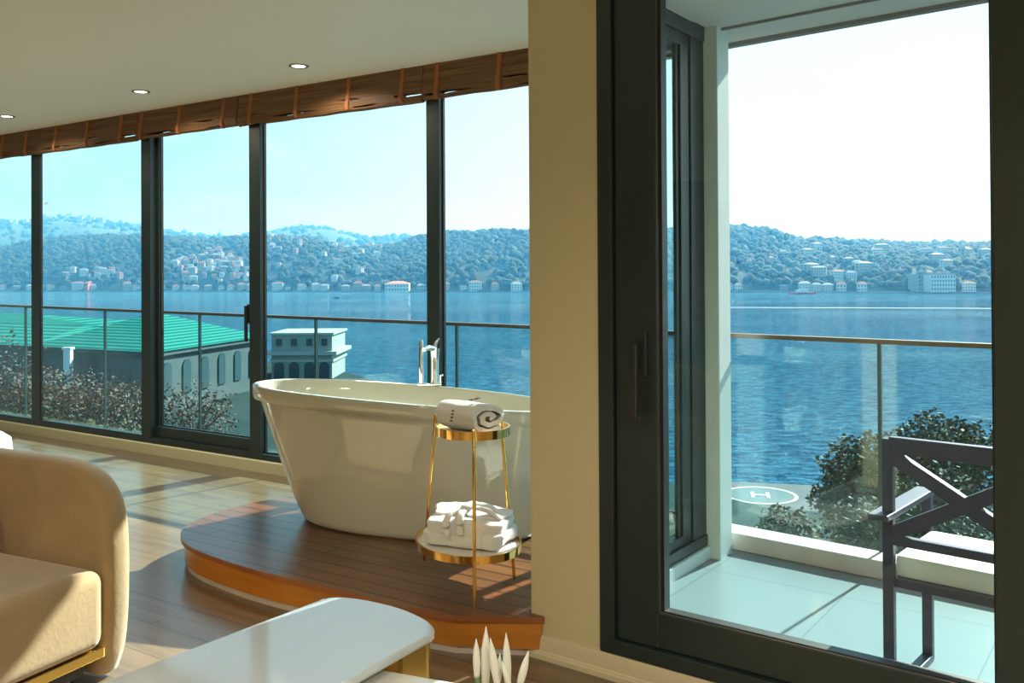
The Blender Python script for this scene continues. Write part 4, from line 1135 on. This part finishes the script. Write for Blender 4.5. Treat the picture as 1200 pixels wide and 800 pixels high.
f = B(); prism(f, [((p.x-oS.x)*.97, (p.y-oS.y)*.97) for p in c4s], 0, ze-GR-.05); finish('wall', f, M['stone'], sw)
cen_ = oS
wall_windows(oS+(c4s[1]-oS)*.97, oS+(c4s[0]-oS)*.97, 9, -11.5, -8.6, sw, oS, 1.8)
# upper rear wing, seen above the first roof at the left
zw = -8.2; p0 = G(-60, 385.5, zw); p1 = G(150, 386.5, zw)
dW = (V2(p1)-V2(p0)).normalized(); nW = Vector((-dW.y, dW.x)); c4 = [V2(p0), V2(p1), V2(p1)+nW*20, V2(p0)+nW*20]
oW = sum(c4, Vector((0, 0)))/4
wing = empty('palace_wing', (oW.x, oW.y, GR), 0, 'rear palace wing with a paler green roof behind the hipped roof at the left', 'building')
f = B(); v = [f.verts.new((p.x-oW.x, p.y-oW.y, zw-GR)) for p in c4]
r1_ = atd(22, 367, c4[0].y+10); r0_ = atd(-50, 366, c4[0].y+10)
b1 = f.verts.new((r1_.x-oW.x, r1_.y-oW.y, r1_.z-GR)); b0 = f.verts.new((r0_.x-oW.x-3, r0_.y-oW.y+3, r1_.z-GR))
for q in ((v[0], v[1], b1, b0), (v[1], v[2], b1), (v[2], v[3], b0, b1), (v[3], v[0], b0), (v[3], v[2], v[1], v[0])): f.faces.new(q)
finish('hipped_roof', f, M['copper'], wing)
f = B(); prism(f, [(p.x*.98+oW.x*.02-oW.x, p.y*.98+oW.y*.02-oW.y) for p in c4], 0, zw-GR-.1); finish('wall', f, M['stone'], wing)
# white chimney on the palace eave
p = G(80, 409, ze); D = p.y-1.2
bt = atd(80, 433, D)
f = B(); box(f, (0, 0, (atd(80, 408, D).z-bt.z)/2), (.75, .75, atd(80, 408, D).z-bt.z), 0, 0, .05); box(f, (0, 0, atd(80, 408, D).z-bt.z), (.95, .95, .25)); box(f, (0, 0, -3.3), (.6, .6, 6.6))
o = finish('stone_pier', f, pbr('white_pier', (.85, .86, .85), .7), None, None, loc=bt); tag(o, 'white stone pier with a cap standing before the palace wall at the left', 'pier')

# seaside pavilion with arches
D = 128; pL, pR = atd(318, 392, D), atd(389, 392, D)
zt2 = pL.z; zc = atd(350, 411, D).z; za = atd(350, 424, D).z
og = Vector(((pL.x+pR.x)/2, D+5, GR))
pv = empty('palace_pavilion', og, 0, 'pale stone pavilion with arched windows at the seaward end of the palace', 'building')
w_ = pR.x-pL.x; hh = zt2-GR
f = B(); box(f, (0, 0, hh/2), (w_, 10, hh)); finish('wall', f, pbr('cream_stone', (.34, .38, .34), .8, var=.1, vscale=.5), pv)
f = B(); box(f, (0, 0, hh+.1), (w_+.6, 10.6, .3)); box(f, (0, 0, zc-GR-.3), (w_+1.6, 11.6, .5)); box(f, (0, 0, zc-GR-1.4), (w_+.5, 10.5, .35)); finish('cornice', f, pbr('white_stone', (.45, .48, .44), .7), pv)
for k in range(4):
    x = -w_/2+w_*(k+.5)/4
    f = B(); box(f, (x, -5.05, zt2-GR-1.1), (.8, .2, 1.0)); finish('window', f, M['dkwin'], pv)
    f = B(); wz = za-GR; ww = 1.4
    box(f, (x, -5.05, wz-2.2), (ww, .2, 3.0))
    pts_ = [(x+math.cos(PI*q/12)*ww/2, math.sin(PI*q/12)*ww/2+wz-.7) for q in range(13)]
    loft(f, [[(a, -5.15, b) for a, b in pts_], [(a, -4.95, b) for a, b in pts_]], closed=True, cap0=True, cap1=True)
    finish('arched_window', f, M['dkwin'], pv)

# ------------------------------------------------------------------ trees and shrubs
def leaf_cloud(f, c, rad, n, size, seed, mi=0, flat=.8, nm=1):
    random.seed(seed)
    for i in range(n):
        d = Vector((random.gauss(0, 1), random.gauss(0, 1), random.gauss(0, 1))).normalized()
        r = random.random()**.4
        q = Vector((d.x*rad*r, d.y*rad*r, d.z*rad*flat*r))
        q *= 1+.35*noise.noise(q*1.3+Vector((seed, 0, 0)))
        p = Vector(c)+q
        s = size*random.uniform(.6, 1.3); a = Vector((random.uniform(-1, 1), random.uniform(-1, 1), random.uniform(-.6, .6))).normalized()*s
        b = a.cross(Vector((random.uniform(-1, 1), random.uniform(-1, 1), random.uniform(-1, 1)))).normalized()*s*.55
        vs_ = [f.verts.new(p+a), f.verts.new(p+b), f.verts.new(p-a), f.verts.new(p-b)]
        f.faces.new(vs_).material_index = random.randrange(nm)
LG = [pbr('leaf_green', (.03, .07, .035), .7), pbr('leaf_olive', (.07, .085, .035), .7), pbr('leaf_rust', (.09, .05, .035), .7)]
LRD = [pbr('twig_red', (.16, .06, .06), .8), pbr('twig_brown', (.10, .07, .035), .8), pbr('twig_grey', (.13, .12, .12), .8)]
BARK = pbr('bark', (.13, .10, .08), .9)
def tree(px, py, D, rad, name, label, mats, n, size, seed, group=None, bare=False):
    c = atd(px, py, D)
    r = empty(name, (c.x, c.y, GR), 0, label, 'tree', group)
    H = c.z-GR; f = B(); random.seed(seed)
    tube(f, [(0, 0, 0), (.1, 0, H*.5), (0, 0, H-rad*.5)], [.22, .16, .10], 7)
    for i in range(26 if bare else 9):
        a = random.uniform(0, 2*PI); z0 = H-rad*random.uniform(.4, 1.3); e = rad*random.uniform(.5, .98)
        tip = Vector((math.cos(a)*e*.8, math.sin(a)*e*.8, z0+rad*random.uniform(.5, 1.2)))
        tube(f, [(0, 0, z0), Vector((0, 0, z0))*.4+tip*.6+Vector((0, 0, -.1)), tip], [.06, .04, .015], 5)
    finish('branches', f, BARK, r, 60)
    f = B(); leaf_cloud(f, (0, 0, H), rad, n, size, seed, 0, .85, 3); finish('foliage', f, mats, r)
tree(1105, 541, 38, 2.3, 'leafy_tree', 'broad olive and rust crowned tree rising behind the patio chair', LG, 7000, .12, 21)
tree(1022, 556, 37, 2.0, 'leafy_tree', 'rounded green tree just left of the patio chair back', LG, 4600, .12, 22)
tree(988, 585, 36, 1.25, 'leafy_tree', 'small pale green tree, leftmost of the trees below the balcony', [LG[0], LG[1], LG[1]], 2000, .11, 23)
tree(1095, 612, 33, 2.3, 'leafy_tree', 'dark green tree low behind the seat of the patio chair', LG, 5200, .11, 24)
tree(1012, 622, 31, 1.3, 'leafy_tree', 'low dark tree just left of the nearest balcony glass joint', LG, 2200, .10, 26)
tree(920, 628, 32, 1.2, 'leafy_tree', 'low thin tree below the helipad platform', LG, 900, .12, 25)
bl = [(-6, 452, 40, 2.6, 'yellowish bare tree at the very left below the palace eave'), (24, 462, 38, 1.6, 'small reddish bare tree left of the first mullion'), (55, 470, 40, 1.7, 'reddish bare tree right of the first mullion'),
      (84, 468, 44, 1.9, 'pinkish brown bare tree in the middle of the second window'), (115, 483, 40, 2.0, 'low reddish bare tree before the palace wall'), (150, 485, 42, 2.1, 'reddish bare tree beside the thick mullion'), (226, 492, 44, 2.2, 'greyish bare tree low behind the sliding window')]
for i, (px, py, D, rd, lb) in enumerate(bl):
    tree(px, py, D, rd, 'bare_tree', lb, LRD, 1500, .10, 40+i, 'bare trees before the palace', True)

# ------------------------------------------------------------------ helipad platform on the water
hc = G(891, 578.5, -13.5); 
hp = empty('helipad_platform', (hc.x, hc.y, -13.5), math.radians(-12), 'dark floating platform marked with a white circle and letter H', 'helipad')
f = B(); box(f, (4.0, 0, -.45), (17, 7.6, .7), 0, 0, .05); finish('deck', f, pbr('dock_deck', (.06, .06, .08), .8, var=.2, vscale=1), hp)
f = B()
o1 = [(2.45*math.cos(2*PI*k/64), 2.45*math.sin(2*PI*k/64)) for k in range(64)]; i1 = [(x*.91, y*.91) for x, y in o1]
loft(f, [[(x, y, -.1) for x, y in o1], [(x, y, -.07) for x, y in o1], [(x, y, -.07) for x, y in i1], [(x, y, -.1) for x, y in i1]])
finish('painted_ring', f, pbr('ring_paint', (.75, .62, .52), .8), hp)
f = B(); prism(f, i1, -.1, -.085); finish('painted_disc', f, pbr('disc_paint', (.07, .11, .13), .8), hp)
f = B(); 
for x in (-.5, .5): box(f, (x, 0, -.07), (.22, 1.5, .03))
box(f, (0, 0, -.07), (.9, .22, .03)); finish('letter_mark', f, pbr('white_mark', (.8, .8, .78), .8), hp)
for x in (-3.5, 1.5, 6.5, 11.5):
    f = B(); tube(f, [(x, -3.2, -.6), (x, -3.2, -3)], .25, 10); finish('pile', f, BARK, hp)
for i, (px, lb) in enumerate([(1013, 'left of the two weathered timber piles beyond the balcony glass'), (1031, 'right of the two weathered timber piles beyond the balcony glass')]):
    a = atd(px, 602, 45); f = B(); tube(f, [(0, 0, GR-a.z), (0, 0, 0)], [.2, .17], 10)
    o = finish('timber_pile', f, pbr('weathered_timber', (.42, .26, .15), .9, var=.3, vscale=3), None, 40, loc=a); tag(o, lb, 'pile')

# ------------------------------------------------------------------ haze over the strait: a real scattering volume
m, nt = new_mat('sea_haze'); Lk = nt.links
o_ = nd(nt, 'ShaderNodeOutputMaterial'); v_ = nd(nt, 'ShaderNodeVolumeScatter'); v_.inputs['Color'].default_value = (.11, .47, 1, 1); v_.inputs['Density'].default_value = .00075; v_.inputs['Anisotropy'].default_value = .25
Lk.new(v_.outputs[0], o_.inputs['Volume'])
bm = B(); box(bm, (0, 1350, 70), (5200, 1900, 178))
o = finish('haze', bm, m); tag(o, 'thin blue haze hanging over the far water and hills', 'haze', kind='stuff')

# ================================================================== LIGHT
AZ, EL = math.radians(43), math.radians(36)
sd = Vector((math.sin(AZ)*math.cos(EL), math.cos(AZ)*math.cos(EL), math.sin(EL)))
sun = bpy.data.lights.new('sun', 'SUN'); sun.energy = 11.5; sun.angle = math.radians(.6); sun.color = (1, .93, .80)
so_ = bpy.data.objects.new('sun', sun); link(so_); so_.rotation_euler = (-sd).to_track_quat('-Z', 'Y').to_euler(); so_.location = (30, 40, 40)

wd = bpy.data.worlds.new('sky'); scn.world = wd; wd.use_nodes = True; nt = wd.node_tree; nt.nodes.clear(); Lk = nt.links
ow = nd(nt, 'ShaderNodeOutputWorld'); bg = nd(nt, 'ShaderNodeBackground'); Lk.new(bg.outputs[0], ow.inputs[0])
tc_ = nd(nt, 'ShaderNodeTexCoord'); sx = nd(nt, 'ShaderNodeSeparateXYZ'); Lk.new(tc_.outputs['Generated'], sx.inputs[0])
dp = nd(nt, 'ShaderNodeVectorMath', operation='DOT_PRODUCT'); Lk.new(tc_.outputs['Generated'], dp.inputs[0])
sh_ = Vector((math.sin(AZ), math.cos(AZ), .35)).normalized(); dp.inputs[1].default_value = sh_
mr1 = nd(nt, 'ShaderNodeMapRange', interpolation_type='SMOOTHSTEP'); mr1.inputs[1].default_value = .35; mr1.inputs[2].default_value = .97; Lk.new(dp.outputs['Value'], mr1.inputs[0])
# elevation ramp: away from the sun / towards the sun
def ramp(stops):
    r = nd(nt, 'ShaderNodeValToRGB'); cr = r.color_ramp
    while len(cr.elements) > 1: cr.elements.remove(cr.elements[-1])
    cr.elements[0].position = stops[0][0]; cr.elements[0].color = (*stops[0][1], 1)
    for p, c in stops[1:]:
        e = cr.elements.new(p); e.color = (*c, 1)
    Lk.new(sx.outputs['Z'], r.inputs[0]); return r
ra = ramp([(0, (.45, .74, .86)), (.08, (.41, .70, .83)), (.2, (.33, .58, .76)), (.45, (.16, .40, .72)), (1, (.08, .24, .55))])
rbb = ramp([(0, (1.0, 1.0, 1.0)), (.12, (.95, 1.0, 1.0)), (.3, (.80, .97, 1.0)), (.55, (.5, .72, .9)), (1, (.2, .4, .7))])
mx = nd(nt, 'ShaderNodeMix', data_type='RGBA'); Lk.new(mr1.outputs[0], mx.inputs[0]); Lk.new(ra.outputs[0], mx.inputs[6]); Lk.new(rbb.outputs[0], mx.inputs[7])
mpw = nd(nt, 'ShaderNodeMapping'); mpw.inputs['Scale'].default_value = (1.4, 1.4, 5.5); mpw.inputs['Rotation'].default_value = (.25, .1, 0); Lk.new(tc_.outputs['Generated'], mpw.inputs[0])
nz_ = nd(nt, 'ShaderNodeTexNoise'); nz_.inputs['Scale'].default_value = 2.2; nz_.inputs['Detail'].default_value = 6; nz_.inputs['Distortion'].default_value = .5; Lk.new(mpw.outputs[0], nz_.inputs['Vector'])
mrc = nd(nt, 'ShaderNodeMapRange'); mrc.inputs[1].default_value = .48; mrc.inputs[2].default_value = .72; mrc.inputs[4].default_value = .55; Lk.new(nz_.outputs[0], mrc.inputs[0])
mc = nd(nt, 'ShaderNodeMix', data_type='RGBA'); Lk.new(mrc.outputs[0], mc.inputs[0]); Lk.new(mx.outputs[2], mc.inputs[6]); mc.inputs[7].default_value = (.80, .97, 1, 1)
Lk.new(mc.outputs[2], bg.inputs['Color']); bg.inputs['Strength'].default_value = .98

# ceiling lights: the three downlights that show, plus unseen fill added behind the camera
lamp_fill_spots = [G(350, 77, CEIL), G(165, 107, CEIL), G(8, 136, CEIL)] + [Vector((x, y, CEIL)) for x in (-5.5, -3.2, -1.0, 1.2) for y in (-2.2, .2)]
for i, p in enumerate(lamp_fill_spots):
    l = bpy.data.lights.new('downlight', 'AREA'); l.shape = 'DISK'; l.size = .3; l.energy = 10 if i < 3 else 20; l.color = (1, .92, .74)  # first three are real downlights, the others are added fill
    lo_ = bpy.data.objects.new('downlight_or_fill', l); link(lo_); lo_.location = (p.x, p.y, CEIL-.012)
    lo_.data.spread = math.radians(150)

scn.view_settings.view_transform = 'Standard'; scn.view_settings.look = 'None'; scn.view_settings.gamma = 1; scn.view_settings.use_curve_mapping = False
scn.view_settings.exposure = 0.54
